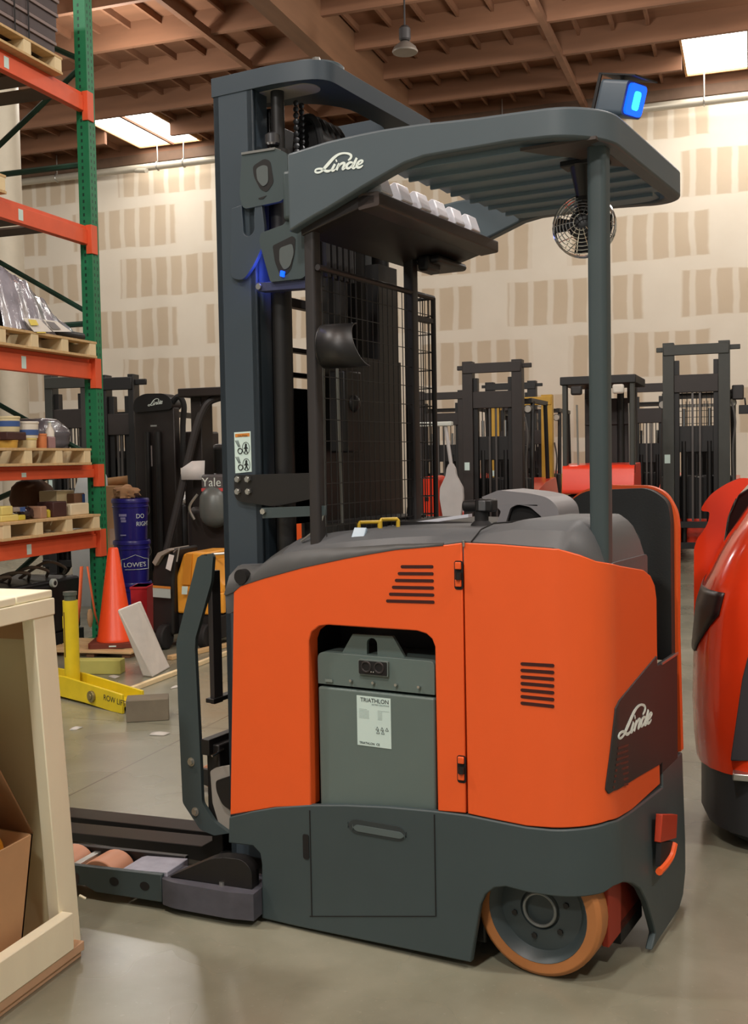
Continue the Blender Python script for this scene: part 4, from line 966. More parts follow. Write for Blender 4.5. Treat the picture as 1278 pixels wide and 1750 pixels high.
# top shelf: strapped stack of flat dark bundles
z = PT[3]
for k in range(5):
    mb = MB(); x1 = XP-.03; mb.box(-.45, .45, -.47, .47, 0, .075); o = mb.build('flat_bundle', mat('bundle_dark', srgb(70,58,58), .5, var=.1), None, bev=.006, loc=(x1-.46, ym[3]-.50+.015*k, z+.104*k))
    tag(o, ('lowest' if k == 0 else ('second', 'third', 'fourth', 'topmost')[k-1])+' of the five strapped dark flat bundles on the top shelf', 'bundle', 'flat bundles on the top shelf')
    mb = MB(); mb.box(-.46, .46, -.48, .48, .078, .101); sp = mb.build('edge_board', mat('edge_grey', srgb(128,112,108), .5), o, bev=.002)
for dy in (.30, .45):
    mb = MB(); y = ym[3]-.05-dy; mb.box(XP-.028, XP-.025, y, y+.012, z, z+.53); mb.box(XP-.93, XP-.025, y, y+.012, z+.527, z+.531); mb.box(XP-.96, XP-.957, y, y+.012, z, z+.531)
    tag(mb.build('strap', BLACKM, None, sm=False), 'black steel strap round the dark bundles, '+('nearer the green post' if dy < .4 else 'farther from the green post'), 'strap', 'straps round the bundles')
# middle shelf: plastic-wrapped part with papers
z = PT[2]
WRAP = mat('clear_plastic_wrap', srgb(150,148,158), .12, var=.4, scale=6, bump=.9, coat=.7)
wr = thing('wrapped_part', 'dark machine part shrouded in clear plastic on the middle shelf', 'wrapped part', (-5.06, ym[2]-.05, z))
prof = [(-1.0,.44),(-.72,.44),(-.56,.41),(-.42,.31),(-.28,.20),(-.10,.09),(.0,.03),(.02,.012)]
random.seed(4); nx, ny = 26, 52; vs = []
for j in range(ny+1):
    y = -1.0+1.02*j/ny; h = interp(prof, y)
    for i in range(nx+1):
        u = -1+2*i/nx; e = (1-abs(u)**5)
        cr_ = .020*math.sin(19*y+7*u)*math.sin(11*u+6*y)+.012*math.sin(37*u+29*y)+random.uniform(-.014,.014)
        vs.append(V(.37*u*(1+.02*math.sin(y*30)), y+random.uniform(-.006,.006), max(.002, h*e+cr_*min(1, h*6)*(.35+.65*e))))
mb = MB(); mb.add(vs, [(j*(nx+1)+i, j*(nx+1)+i+1, (j+1)*(nx+1)+i+1, (j+1)*(nx+1)+i) for j in range(ny) for i in range(nx)]); mb.build('plastic_film', WRAP, wr, ang=14, fixn=False)
mb = MB(); mb.box(-.34,.385,-.42,-.06,.002,.055); mb.build('dark_base', BLACK, wr, bev=.02)
PRT = mat('printed_paper', srgb(226,222,214), .5)
def leaf(pts, m, name, dx=0.):
    q = []
    for k, (a, b) in enumerate(pts):
        p = wx(a, b, -4.655-(.02 if k < 2 else 0)+dx); q.append(p-wr.location)
    mb = MB(); mb.add(q, [(0,1,2,3)]); o = mb.build(name, m, wr, sm=False); o.modifiers.new('s', 'SOLIDIFY').thickness = .002; return o
leaf(((38,543),(67,545),(89,567),(58,567)), PRT, 'paper_sheet'); leaf(((73,546),(97,549),(122,567),(91,567)), PRT, 'paper_sheet')
YP_ = mat('yellow_print', srgb(222,202,84), .5); leaf(((48,546),(61,547),(66,556),(53,556)), YP_, 'yellow_print', .004); leaf(((57,559),(70,559),(79,569),(64,569)), YP_, 'yellow_print', .004)
leaf(((78,549),(92,551),(104,563),(90,563)), mat('grey_print', srgb(120,116,116), .5), 'grey_print', .004)

# ---------------------------------------------------------------- things on the floor by the rack
# three stacked blue pails
NAVY = mat('navy_pail_plastic', srgb(38,34,124), .35, var=.05, coat=.2)
PR, PH = .150, .36
bp_ = wz(228, 1066)
def pail(z, k, label):
    g = thing('pail', label, 'bucket', (bp_.x-.004*k+.01, bp_.y, z), 0, 'stacked blue pails')
    mb = MB(); mb.lathe([(.0001,0),(PR*.86,0),(PR*.87,.01),(PR*.97,PH*.80),(PR*1.02,PH*.80),(PR*1.02,PH*.82),(PR*.98,PH*.83),(PR*.99,PH*.90),(PR*1.04,PH*.905),(PR*1.04,PH*.97),(PR*1.0,PH),(PR*.94,PH),(PR*.92,PH*.9),(.0001,PH*.9)], 36); mb.build('shell', NAVY, g)
    mb = MB(); mb.tube([V(math.cos(a)*PR*1.05, math.sin(a)*PR*1.05, PH*.86-.11*math.sin((a-.15)/2.6*PI)*1.0) for a in [.15+2.6*i/16 for i in range(17)]], .0025, 5); mb.build('handle', STEEL, g)
    return g
vdir = math.atan2(-bp_.y, -bp_.x)          # direction of the viewer seen from the pails
def on_cyl(r, z0, rot):                    # flat x,y -> wrapped on the pail facing the viewer
    return lambda c: V(math.cos(vdir+rot+c.x/r)*(r+c.z), math.sin(vdir+rot+c.x/r)*(r+c.z), z0+c.y)
p1 = pail(0, 0, 'bottom pail of the three stacked blue pails'); p2 = pail(PH*.965, 1, 'middle blue pail with white letters framed by a house outline'); p3 = pail(PH*1.93, 2, 'top blue pail lettered DO RIGHT with crumpled paper on it')
text('DO', .052, WHITE, p3, None, 'lettering', .0006, wrap=on_cyl(PR*.955, PH*.55, .30)); text('RIGHT', .052, WHITE, p3, None, 'lettering', .0006, wrap=on_cyl(PR*.94, PH*.37, .30))
fw = on_cyl(PR*.955, 0, -.72)
for (x0_, x1_, z0_, z1_) in ((0,.07,.215,.235),(.015,.06,.19,.208),(.02,.065,.168,.186),(.01,.062,.055,.066)):
    mb = MB(); n_ = 5; mb.add([fw(V(x0_+(x1_-x0_)*i/n_, zz, 0)) for zz in (z0_, z1_) for i in range(n_+1)], [(i, i+1, n_+2+i, n_+1+i) for i in range(n_)])
    mb.build('small_print', mat('faded_print', srgb(150,148,190), .5), p3, sm=False)
text("LOWE'S", .054, WHITE, p2, None, 'lettering', .0006, sx=1.05, wrap=on_cyl(PR*.955, PH*.40, -.52))
fw = on_cyl(PR*.96, 0, -.52); mb = MB(); z0_ = PH*.34
pts = [(-.02,0),(-.02,.082),(.02,.09),(.10,.122),(.18,.09),(.235,.082),(.235,0),(-.02,0)]
dense = [V(a[0]+(b[0]-a[0])*i/8, z0_+a[1]+(b[1]-a[1])*i/8, .001) for a, b in zip(pts, pts[1:]) for i in range(8)]
mb.tube([fw(p) for p in dense], .0022, 4); mb.build('house_outline', WHITE, p2, sm=False)
bag('crumpled_paper', 'crumpled brown paper lying on the top blue pail', 'paper', (bp_.x-.03, bp_.y-.01, PH*2.94), (.10,.08,.055), mat('kraft_paper', srgb(172,132,94), .85, var=.12, bump=.3), seed=11, rough=.3)
c_ = wd(197, 830, 10.1); g = thing('carton', 'tall narrow cardboard carton standing behind the blue pails', 'box', (c_.x, c_.y, 0), .3)
mb = MB(); mb.box(-.095,.095,-.09,.09,0,c_.z); mb.build('body', CARD, g, bev=.003); mb = MB(); mb.box(-.04,.04,-.092,-.089,.60,.75); mb.build('label', mat('pale_label', srgb(190,160,140), .6), g, sm=False)
mb = MB(); mb.add([V(-.095,.09,c_.z), V(.095,.09,c_.z), V(.10,.06,c_.z+.09), V(-.09,.06,c_.z+.07)], [(0,1,2,3)]); f_ = mb.build('flap', CARD, g); f_.modifiers.new('s', 'SOLIDIFY').thickness = .004
# timber offcuts and planks under the cone
pc = wz(190, 1116)
def plank(name, label, a, b, w, h, m, z=0, cat='timber', group=None):
    a, b = V(a.x, a.y, z), V(b.x, b.y, z); d = b-a; g_ = MB(); g_.box(0, d.length, -w/2, w/2, 0, h)
    o = g_.build(name, m, None, bev=.004, loc=a); o.rotation_euler = (0, 0, math.atan2(d.y, d.x)); return tag(o, label, cat, group)
GREYW = mat('grey_weathered_wood', srgb(112,104,88), .9, var=.2, scale=6, bump=.3)
YGW = mat('yellow_green_timber', srgb(176,172,92), .8, var=.1, scale=6, bump=.15)
pl = thing('pallet', 'low wooden pallet on the floor under the orange cone', 'pallet', (pc.x+.02, pc.y+.07, 0), .10)
mb = MB()
for k in range(4): mb.box(-.46,.22,-.26+k*.14,-.15+k*.14,.030,.045)
mb.build('top_deck', PWOOD, pl, bev=.003)
for k in (-.40, -.1, .17): mb = MB(); mb.box(k-.03,k+.03,-.24,.26,.0,.030); mb.build('stringer', mat('dark_stringer', srgb(120,84,58), .8), pl, bev=.003)
cb = pc; ZP = .046
cone = thing('traffic_cone', 'orange traffic cone with a brown base beside the blue pails', 'cone', (cb.x-.01, cb.y+.08, ZP), .4)
CONE = mat('cone_orange', srgb(252,84,34), .4, var=.03)
mb = MB(); mb.prism(rr(-.17,.17,-.17,.17,.03), 0, .035, 'z'); mb.build('base', mat('brown_cone_base', srgb(112,50,34), .6), cone, bev=.006)
mb = MB(); mb.lathe([(.135,.035),(.135,.05),(.128,.06),(.036,.69),(.030,.70),(.024,.70),(.02,.66)], 30); mb.build('cone_body', CONE, cone)
mb = MB(); mb.box(-.02,.03,-.172,-.169,.012,.022); mb.build('base_sticker', PAPER, cone, sm=False)
plank('timber_block', 'yellow-green timber block with a knot in front of the cone', wz(116,1150), wz(210,1150), .10, .09, YGW)
kx = wz(156, 1150)
plank('wood_block', 'short grey weathered block at the end of the yellow jack', wz(217,1230), wz(289,1226), .14, .115, GREYW)
plank('wooden_stick', 'long pale wooden batten lying from the jack towards the truck', wz(204,1190), wz(392,1118), .03, .03, PWOOD2)
plank('wood_strip', 'thin pale strip on the floor beyond the long batten', wz(290,1128), wz(395,1104), .05, .03, PWOOD)
# foam packing slab leaning on the cone
A_, B_ = wz(262,1158), wz(292,1141); dpt = 6.75
TL, TR = wd(200,1042,dpt), wd(238,1028,dpt+.02); th_ = V(-.05,-.02,0)
A2, B2 = A_+V(-.085,.01,.0), B_+V(-.085,.01,.0); TL2, TR2 = TL+V(-.015,.03,-.01), TR+V(-.015,.05,.0)
mb = MB(); mb.add([A_, B_, TR, TL, A2, B2, TR2, TL2], [(0,1,2,3),(4,5,6,7),(0,1,5,4),(1,2,6,5),(2,3,7,6),(3,0,4,7)])
tag(mb.build('foam_slab', mat('white_packing_foam', srgb(220,215,208), .55, var=.12, scale=7, bump=.4), None, bev=.012, seg=3), 'white plastic-wrapped foam slab leaning against the cone', 'packing')
# yellow lifting jack with upright tube
JY = mat('safety_yellow_worn', srgb(214,190,32), .45, var=.1, scale=10)
a_, b_ = wz(96,1192), wz(211,1220); d_ = (b_-a_); d_.z = 0; L_ = d_.length
jk = thing('floor_jack', 'yellow lifting jack with an upright tube lying beside the crate', 'jack', (a_.x, a_.y, 0), math.atan2(d_.y, d_.x))
for s_, y_ in ((0,0),(1,.13)):
    mb = MB(); mb.prism([(-.25,.02),(-.25,.13),(.1,.135),(L_,.105),(L_,.0),(.55,.0),(.3,.012)], y_-.008, y_+.008); o = mb.build('side_plate', JY, jk, bev=.003)
    if not s_:
        mb = MB(); mb.cyl((L_*.58,-.008,.06),(L_*.58,-.024,.06),.032,n=22); mb.cyl((L_*.58,-.024,.06),(L_*.58,-.03,.06),.016,n=16); mb.build('pivot_bolt', mat('worn_steel', srgb(140,130,90), .4, .6), o, bev=.002)
        text('ROW LIFT', .045, INK, o, plane_M(V(L_*.74,-.0085,.055), (1,0,-.05), (0,0,1)), 'lettering', .0005)
mb = MB(); mb.box(-.2, L_-.02, .008, .122, .03, .05); mb.build('cross_plate', JY, jk)
tb = wz(110, 1176); lo = V(.075, .065, 0)
mb = MB(); mb.cyl(lo+V(0,0,.05), lo+V(0,0,.565), .043, n=28); tu = mb.build('upright_tube', JY, jk)
mb = MB(); mb.cyl(lo+V(0,0,.565), lo+V(0,0,.595), .034, n=20); mb.cyl(lo+V(0,0,.595), lo+V(0,0,.615), .040, n=20); mb.build('tube_cap', mat('cap_grey', srgb(96,104,96), .4, .4), tu)
mb = MB(); mb.box(lo.x-.056, lo.x-.043, lo.y-.02, lo.y+.02, .40, .47); mb.build('tube_lug', JY, tu)
mb = MB(); mb.box(lo.x-.004, lo.x+.004, lo.y-.0445, lo.y-.04, .24, .5); mb.build('tube_scratch', mat('rust', srgb(100,70,30), .8), tu, sm=False)
# machine under the rack with orange straps
mc = wd(110, 1000, 7.55); my1 = wd(168, 1000, 7.5)
mg = thing('battery_charger', 'black machine with a round white port under the lowest beam', 'machine', (-4.98, 6.70, 0))
mb = MB(); mb.box(-.5,.12,-.75,.42,.10,.50); mb.build('case', BLACK, mg, bev=.02)
mb = MB(); mb.box(-.45,.16,-.30,.02,.25,.47); mb.build('port_housing', BLACKM, mg, bev=.01)
q = wx(100, 996, -4.78); mb = MB(); mb.cyl((.155, q.y-6.72, q.z),(.185,q.y-6.72,q.z),.032,n=22); pr = mb.build('round_port', mat('pale_port', srgb(180,190,182), .4), mg, bev=.004)
mb = MB(); mb.cyl((.184, q.y-6.72, q.z),(.187,q.y-6.72,q.z),.017,n=18); mb.build('port_centre', DARK, pr)
for k in range(4):
    mb = MB(); y_ = -.55+.22*k; mb.tube(catmull([V(-.2,y_,.5), V(.0,y_+.06,.56+.02*k), V(.06,y_+.2,.57), V(-.05,y_+.35,.51)],6), .012, 7); mb.build('cable', mat('grey_cable', srgb(120,112,100), .6), mg)
mb = MB(); mb.box(-.5,.14,-.75,.42,0,.10); mb.build('plinth', BLACKM, mg)
OST = mat('orange_strap', srgb(236,112,64), .6)
for (xa, ya, xb_3, yb3, w_, lab) in ((139,968,132,1098,.02,'straight orange strap hanging from the beam by the pails'),(149,968,170,1098,.012,'slanting orange strap holding the tan wooden tag')):
    P_, Q_ = wx(xa,ya,-4.66), wx(xb_3,yb3,-4.66); mid = P_+(Q_-P_)*(.5 if w_ > .015 else .62)
    mb = MB(); mb.add([P_+V(0,-w_,0), P_+V(0,w_,0), mid+V(0,w_,0), mid+V(0,-w_,0), V(Q_.x,Q_.y+.004,max(.11,Q_.z)), V(Q_.x,Q_.y-.004,max(.11,Q_.z))], [(0,1,2,3),(3,2,4,5)])
    o = mb.build('hanging_strap', OST, None); o.modifiers.new('s', 'SOLIDIFY').thickness = .003; tag(o, lab, 'strap')
q = wx(154, 1056, -4.64); mb = MB(); mb.lathe([(.0001,-.075),(.018,-.06),(.032,-.01),(.03,.03),(.02,.062),(.0001,.068)], 14, Matrix.Translation(q) @ Matrix.Diagonal((.5,1,1,1))); tag(mb.build('hanging_tag', mat('tan_tag', srgb(196,164,122), .8, var=.12), None), 'tan wooden float hanging on the slanting orange strap', 'tag')
# red bin
rb = wd(243, 1000, 8.55); g = thing('red_bin', 'red plastic bin standing between blue pails and pallet truck', 'bin', (rb.x, rb.y, 0), .3)
mb = MB(); mb.prism([(-.055,0),(.055,0),(.065,rb.z),(-.065,rb.z)], -.12, .12); mb.build('body', mat('red_plastic', srgb(190,28,40), .4), g, bev=.006); mb = MB(); mb.box(-.07,.07,-.125,.125,rb.z-.02,rb.z); mb.build('rim', mat('red_plastic', srgb(190,28,40), .4), g, bev=.004)
# litter
for i, (a, b, lab) in enumerate((((185,1157),(196,1160),'white scrap nearest the yellow-green timber'),((118,1248),(130,1248),'white scrap on the floor between crate and jack'),((290,1178),(302,1176),'white scrap beside the long batten'),((255,1257),(280,1258),'faint white scrap below the grey block'))):
    A_, B_ = wz(*a), wz(*b); d = (B_-A_); mb = MB(); mb.add([A_+V(0,0,.002), B_+V(0,0,.002), B_+V(.01,.05,.006), (A_+B_)/2+V(0,.03,.014), A_+V(-.01,.04,.005)], [(0,1,3),(1,2,3),(0,3,4)])
    o = mb.build('paper_scrap', mat('scrap_white', srgb(196,194,186), .7), None); o.modifiers.new('s', 'SOLIDIFY').thickness = .001; tag(o, lab, 'scrap', 'paper scraps on the floor')

# ---------------------------------------------------------------- open wooden crate at the left
XK = -1.76
cr = thing('wooden_crate', 'open pale pine crate with plywood sides at the lower left', 'crate', (0,0,0))
def Y(px, py): q = wx(px, py, XK); return (q.y, q.z)
PINE = mat('fresh_pine', srgb(250,241,212), .7, var=.06, scale=4, stretch=(2,2,.5), bump=.08); PLY = mat('olive_plywood', srgb(206,196,156), .8, var=.08, scale=2.5)
post = [Y(106,1612), Y(134,1628), Y(139,1606), Y(92,1046), Y(57,1052)]
post[0] = (post[0][0], .06); post[1] = (post[1][0]-.01, .03)
mb = MB(); mb.prism(post, XK-.038, XK, 'x'); mb.build('corner_post', PINE, cr, bev=.003)
ye = post[2][0]; y0_ = 1.2
rz0, rz1 = Y(92,1050)[1], Y(92,1018)[1]; yt_ = Y(92,1040)[0]
mb = MB(); mb.box(XK-.030, XK+.004, y0_, yt_, rz0, rz1-.005); mb.build('top_rail', PINE, cr, bev=.003)
mb = MB(); mb.prism([(y0_,.045),(Y(108,1600)[0],.045),(Y(108,1600)[0],.145),(y0_,.145)], XK-.002, XK+.034, 'x'); mb.build('bottom_rail', PINE, cr, bev=.003)
mb = MB(); mb.box(XK-.9, XK+.03, y0_, ye-.03, .02, .045); mb.box(XK-.02, XK+.02, y0_, ye-.03, 0, .02); mb.box(XK-.9, XK-.8, y0_, ye-.03, 0, .02); mb.build('crate_floor', mat('crate_floor_ply', srgb(206,170,136), .8, var=.08), cr, bev=.002)
mb = MB()
for k in range(8): mb.box(XK-.9, XK+.0-.004*(k%2), y0_+k*.158, y0_+.150+k*.158, rz1-.004, rz1+.016)
mb.build('lid_boards', PINE, cr, bev=.003)
mb = MB(); mb.prism([(post[0][0]+.0,.045),(post[0][0]+.02,.045),(yt_+.0,rz0+.02),(yt_-.02,rz0+.02)], XK-.9, XK-.038, 'x'); mb.build('end_panel', PLY, cr)
mb = MB(); mb.box(XK-.92, XK-.90, y0_, yt_, .02, rz1); mb.build('back_panel', PLY, cr)
mb = MB(); mb.box(XK-.06, XK-.038, y0_, yt_-.03, rz0-.0, rz1-.01); mb.box(XK-.9, XK-.04, yt_-.06, yt_-.02, rz0-.06, rz0); mb.build('inner_cleat', mat('cleat', srgb(160,128,90), .8), cr, bev=.002)
mb = MB(); q = Y(135,1530); mb.cyl((XK+.002,q[0],q[1]),(XK+.012,q[0]+.012,q[1]-.012),.004,n=5); mb.build('wood_splinter', PINE, cr)
# carton inside the crate
XB = -1.80
def Yb(px, py): q = wx(px, py, XB); return (q.y, q.z)
bx_ = thing('carton', 'open cardboard carton standing inside the pine crate', 'box', (0,0,0))
rgt = Yb(46,1625)[0]; topz = Yb(57,1425)[1]
mb = MB(); t_ = .006; yA = 1.5
yB0, yB1 = Yb(34,1640)[0], Yb(56,1430)[0]
mb.prism([(yA,.05),(yB0,.05),(yB1,topz),(yA,topz)], XB-t_, XB, 'x'); mb.prism([(yA,.05),(yB0+.032,.05),(yB1+.032,topz),(yA,topz)], XB-.3, XB-.3+t_, 'x')
mb.add([V(XB,yB0,.05), V(XB-.3,yB0+.032,.05), V(XB-.3,yB1+.032,topz), V(XB,yB1,topz), V(XB,yB0-t_,.05), V(XB-.3,yB0+.032-t_,.05), V(XB-.3,yB1+.032-t_,topz), V(XB,yB1-t_,topz)], [(0,1,2,3),(4,5,6,7),(0,1,5,4),(1,2,6,5),(2,3,7,6),(3,0,4,7)])
mb.box(XB-.3, XB, yA, yB0, .046, .052); mb.build('carton_walls', CARD, bx_)
e_ = [V(XB-.002,yB1,topz), V(XB-.3,yB1+.032,topz), V(XB-.3,yB1-.05,topz+.36), V(XB-.05,yB1-.16,topz+.34)]
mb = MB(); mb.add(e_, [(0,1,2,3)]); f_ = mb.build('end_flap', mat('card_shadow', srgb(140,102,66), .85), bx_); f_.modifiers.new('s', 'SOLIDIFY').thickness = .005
q = wx(6, 1406, XB-.10)
bag('orange_cushion', 'rounded orange-yellow object showing inside the carton', 'cushion', (XB-.095, yB1-.098, .22), (.050,.074,(q.z-.20)/1.72), mat('orange_yellow_vinyl', srgb(222,150,40), .4, var=.06), seed=2, n=24, rough=.02)
# ---------------------------------------------------------------- red-orange machine at the right edge
YR = 3.95
rt = thing('tow_tractor', 'glossy red-orange truck with a dark skirt cut off by the right edge', 'truck', (0,0,0))
def Rl(px, py, y=YR): q = wy(px, py, y); return (q.x, q.z)
edge = [Rl(*p) for p in ((1285,862),(1278,870),(1262,893),(1242,922),(1224,952),(1210,982),(1197,1006),(1186,1040),(1179,1110),(1177,1200),(1180,1262),(1185,1302))]
skirt = [Rl(*p) for p in ((1186,1300),(1193,1312),(1193,1385),(1200,1420),(1212,1444))]
def shell(mb, prof, hw=.40, hd=.46, k=28, cap=True):
    rings = []
    for x, z in prof:
        c = V(XRC, YR+hd*.0, z); w = XRC-x; f = w/hw; out = []
        for i in range(k):
            a = 2*PI*i/k; s, q = math.cos(a), math.sin(a); e = .62
            out.append(V(XRC+math.copysign(abs(s)**e, s)*w, YR+.28+math.copysign(abs(q)**e, q)*hd*min(1, .55+.45*f), z))
        rings.append(out)
    mb.ring(rings, cap)
XRC = edge[-3][0]+.44
pr = [(XRC-.06, edge[0][1]+.05), (edge[0][0]+.05, edge[0][1]+.03)]+edge
mb = MB(); shell(mb, pr); mb.build('bodywork', RED, rt, ang=60)
mb = MB(); shell(mb, [(x, max(z, .06)) for x, z in skirt]+[(skirt[-1][0]+.03,.03)]); mb.build('skirt', mat('dark_skirt', srgb(52,54,58), .45, var=.05), rt, ang=50)
mb = MB(); vs = []; zt_, zb_ = Rl(1200,1006)[1], Rl(1180,1116)[1]
for j in range(13):
    z = zb_+(zt_-zb_)*j/12; w = XRC-interp(sorted((b, a) for a, b in edge), z)
    a1 = PI+.34+.47*min(1, (j/12)*1.5)
    for i in range(11):
        a = PI-.5+(a1-PI+.5)*i/10; s_, q_ = math.cos(a), math.sin(a); e = .62
        vs.append(V(XRC+math.copysign(abs(s_)**e, s_)*(w+.005), YR+.28+math.copysign(abs(q_)**e, q_)*(.46*min(1, .55+.45*w/.40)+.005), z))
mb.add(vs, [(j*11+i, j*11+i+1, j*11+i+12, j*11+i+11) for j in range(12) for i in range(10)])
o = mb.build('tail_lamp', mat('smoked_lens', srgb(40,28,30), .35), rt); o.modifiers.new('s', 'SOLIDIFY').thickness = .006
mb = MB(); mb.prism([Rl(*p, y=YR-.15) for p in ((1278,1120),(1268,1160),(1248,1300),(1285,1300),(1290,1120))], YR-.16, YR-.06); mb.build('dark_side_strip', mat('strip_dark', srgb(54,52,58), .4), rt, bev=.006)
mb = MB(); q = Rl(1268,1326,YR-.16); mb.box(q[0]-.03,q[0]+.06,YR-.185,YR-.10,q[1]-.012,q[1]+.012); mb.build('trim_clip', STEEL, rt, bev=.004)
fin = [Rl(*p, y=4.45) for p in ((1266,816),(1240,827),(1216,843),(1204,858),(1196,873),(1213,874),(1211,890),(1203,906),(1191,920),(1186,938),(1186,1120),(1260,1120),(1236,930),(1243,884),(1256,852),(1278,828),(1285,818))]
mb = MB(); mb.prism(rnd(fin, [.02,.02,.02,.02,.02,.01,.02,.02,.02,.01,0,0,0,.02,.02,.01,0]), 4.43, 4.50); mb.build('rear_cowl', RED, rt, bev=.012, seg=3)
mb = MB(); mb.prism([Rl(*p, y=4.5) for p in ((1240,1000),(1238,930),(1246,880),(1262,845),(1290,828),(1290,1000))], 4.5, 4.55); mb.build('seat_back', BLACK, rt, bev=.01)
mb = MB(); mb.box(XRC-.2, XRC+.25, YR+.1, YR+.5, .05, .6); mb.build('frame', BLACKM, rt)
mb = MB(); mb.cyl((XRC-.22, YR+.05,.09),(XRC-.22,YR+.18,.09),.09,n=22); mb.build('wheel', RUBBER, rt, bev=.01)

# ---------------------------------------------------------------- parked trucks at the far side
MASTG = mat('mast_grey', srgb(58,60,56), .5, var=.08); MASTB = mat('mast_brown_black', srgb(46,40,38), .5, var=.1)
BGRED = mat('far_red_paint', srgb(232,62,34), .3, var=.04, coat=.3); BGYEL = mat('far_yellow_paint', srgb(196,154,52), .5, var=.08)
LAMP = mat('lamp_glass_pale', srgb(210,205,195), .2, var=.1)
def mast_truck(label, px, py_top, depth, w, rz=0., mm=MASTG, body=BGRED, mid=.40, guard=None, wings=True, carriage=1.0, body_w=None, cat='forklift', name='forklift', group='parked forklifts'):
    c = wd(px, py_top, depth); h = c.z; loc = (c.x, c.y, 0)
    g = thing(name, label, cat, loc, rz, group); hw = w/2; r = .17*w
    for s in (-1, 1):
        x = s*(hw-r/2); mb = MB(); mb.box(x-r/2, x+r/2, -.02, .0, .05, h); mb.box(x-r/2, x-r/2+.025, 0, .14, .05, h); mb.box(x+r/2-.025, x+r/2, 0, .14, .05, h); mb.build('mast_rail', mm, g, bev=.004)
        xi = s*(hw-r-.03); mb = MB(); mb.box(xi-.03, xi+.03, .03, .12, .08, h-.22); mb.build('inner_rail', BLACK, g, bev=.003)
        mb = MB(); mb.cyl((s*.12*w*1.6, .10, .2), (s*.12*w*1.6, .10, h*.55), .035, n=12); cy_ = mb.build('lift_cylinder', BLACK, g); mb = MB(); mb.cyl((s*.12*w*1.6,.10,h*.55),(s*.12*w*1.6,.10,h*.70),.02,n=10); mb.build('cylinder_rod', CHROME, cy_)
        mb = MB(); mb.box(s*.055*w-.012, s*.055*w+.012, .02, .026, .5, h-mid-.05); mb.build('lift_chain', mat('grey_chain', srgb(96,92,90), .35, .6), g)
    mb = MB(); mb.box(-hw+.01, hw-.01, -.035, .0, h-.16, h-.03); 
    if wings: mb.box(-hw-.08, hw+.12, .02, .06, h-.11, h-.05)
    mb.build('top_crossbar', mm, g, bev=.008)
    mb = MB(); mb.box(-hw+r, hw-r, .0, .12, h-mid-.22, h-mid); mb.build('mid_crossbar', MASTB, g, bev=.006)
    mb = MB(); mb.tube(catmull([V(hw+.02,.06,h-.75), V(hw+.06,.04,h-1.0), V(hw+.03,.06,h-1.35), V(hw+.05,.05,.7)],5), .014, 6); mb.build('side_hose', mat('grey_hose', srgb(92,90,88), .4), g)
    mb = MB(); mb.box(-hw+.02, -hw+.02+r*.5, -.0215, -.02, h*.45, h*.49); mb.build('data_plate', PAPER, g, sm=False)
    mb = MB(); mb.box(-hw+r*.8, hw-r*.8, .08, .14, h*.50, h*.62); mb.build('inner_crossbar', BLACK, g, bev=.006)
    if carriage:
        mb = MB(); mb.box(-hw-.05, hw+.05, -.10, -.05, .42, .50); mb.box(-hw-.05, hw+.05, -.10, -.05, .16, .24); mb.build('carriage', BLACK, g, bev=.004)
        for s in (-1, 1): mb = MB(); mb.prism([(-.10,.05),(-.10,.55),(-.14,.55),(-.145,.09),(-.9,.06),(-.9,.05)], s*.25*w*1.2-.05, s*.25*w*1.2+.05, 'x'); mb.build('fork', BLACK, g, bev=.003)
    bw = body_w or w*1.25; hb = .98
    mb = MB(); mb.prism(rnd([(.25,.15),(.25,.55),(.45,hb-.1),(1.0,hb),(1.75,hb+.06),(1.95,.75),(1.95,.2)], .06), -bw/2, bw/2, 'x'); mb.build('body', body, g, bev=.03, seg=3)
    mb = MB(); mb.box(-bw/2+.06, bw/2-.06, .25, .45, .5, 1.06); mb.build('dashboard', BLACK, g, bev=.02)
    mb = MB(); mb.box(-.24,.24,1.0,1.1,1.0,1.5); mb.box(-.24,.24,.62,1.06,.98,1.06); mb.build('seat', BLACKM, g, bev=.03)
    gh = guard or 2.12
    for s in (-1, 1):
        mb = MB(); mb.tube([V(s*bw*.44,.32,.6), V(s*bw*.42,.55,gh-.04)], .03, 8); mb.build('guard_post', BLACK, g); mb = MB(); mb.tube([V(s*bw*.42,1.55,.95), V(s*bw*.42,1.4,gh-.04)], .03, 8); mb.build('guard_post', BLACK, g)
        mb = MB(); mb.cyl((s*bw*.42,.30,gh-.15),(s*bw*.42,.24,gh-.15),.055,n=14); hl = mb.build('work_lamp', BLACK, g); mb = MB(); mb.cyl((s*bw*.42,.24,gh-.15),(s*bw*.42,.235,gh-.15),.046,n=14); mb.build('lamp_glass', LAMP, hl)
        for yy, rad in ((.38,.28),(1.6,.22)): mb = MB(); mb.cyl((s*(bw/2-.02),yy,rad),(s*(bw/2+.10),yy,rad),rad,n=24); mb.build('wheel', RUBBER, g, bev=.02)
    mb = MB()
    for k in range(7): mb.box(-bw*.42, bw*.42, .50+.15*k, .54+.15*k, gh-.03, gh)
    mb.box(-bw*.44, -bw*.40, .4, 1.5, gh-.06, gh); mb.box(bw*.40, bw*.44, .4, 1.5, gh-.06, gh); mb.build('overhead_guard', BLACK, g)
    mb = MB()
    for k in range(9): x = -hw+r+(w-2*r)*(k+.5)/9; mb.tube([V(x,.16,.6), V(x,.16,h*.78)], .008, 4)
    mb.build('hose_bank', BLACK, g, sm=False)
    return g, h
A1 = mast_truck('tallest parked forklift mast, rightmost in the far row', 1189, 584, 13.5, .80, TROT*0+.0, MASTG)[0]
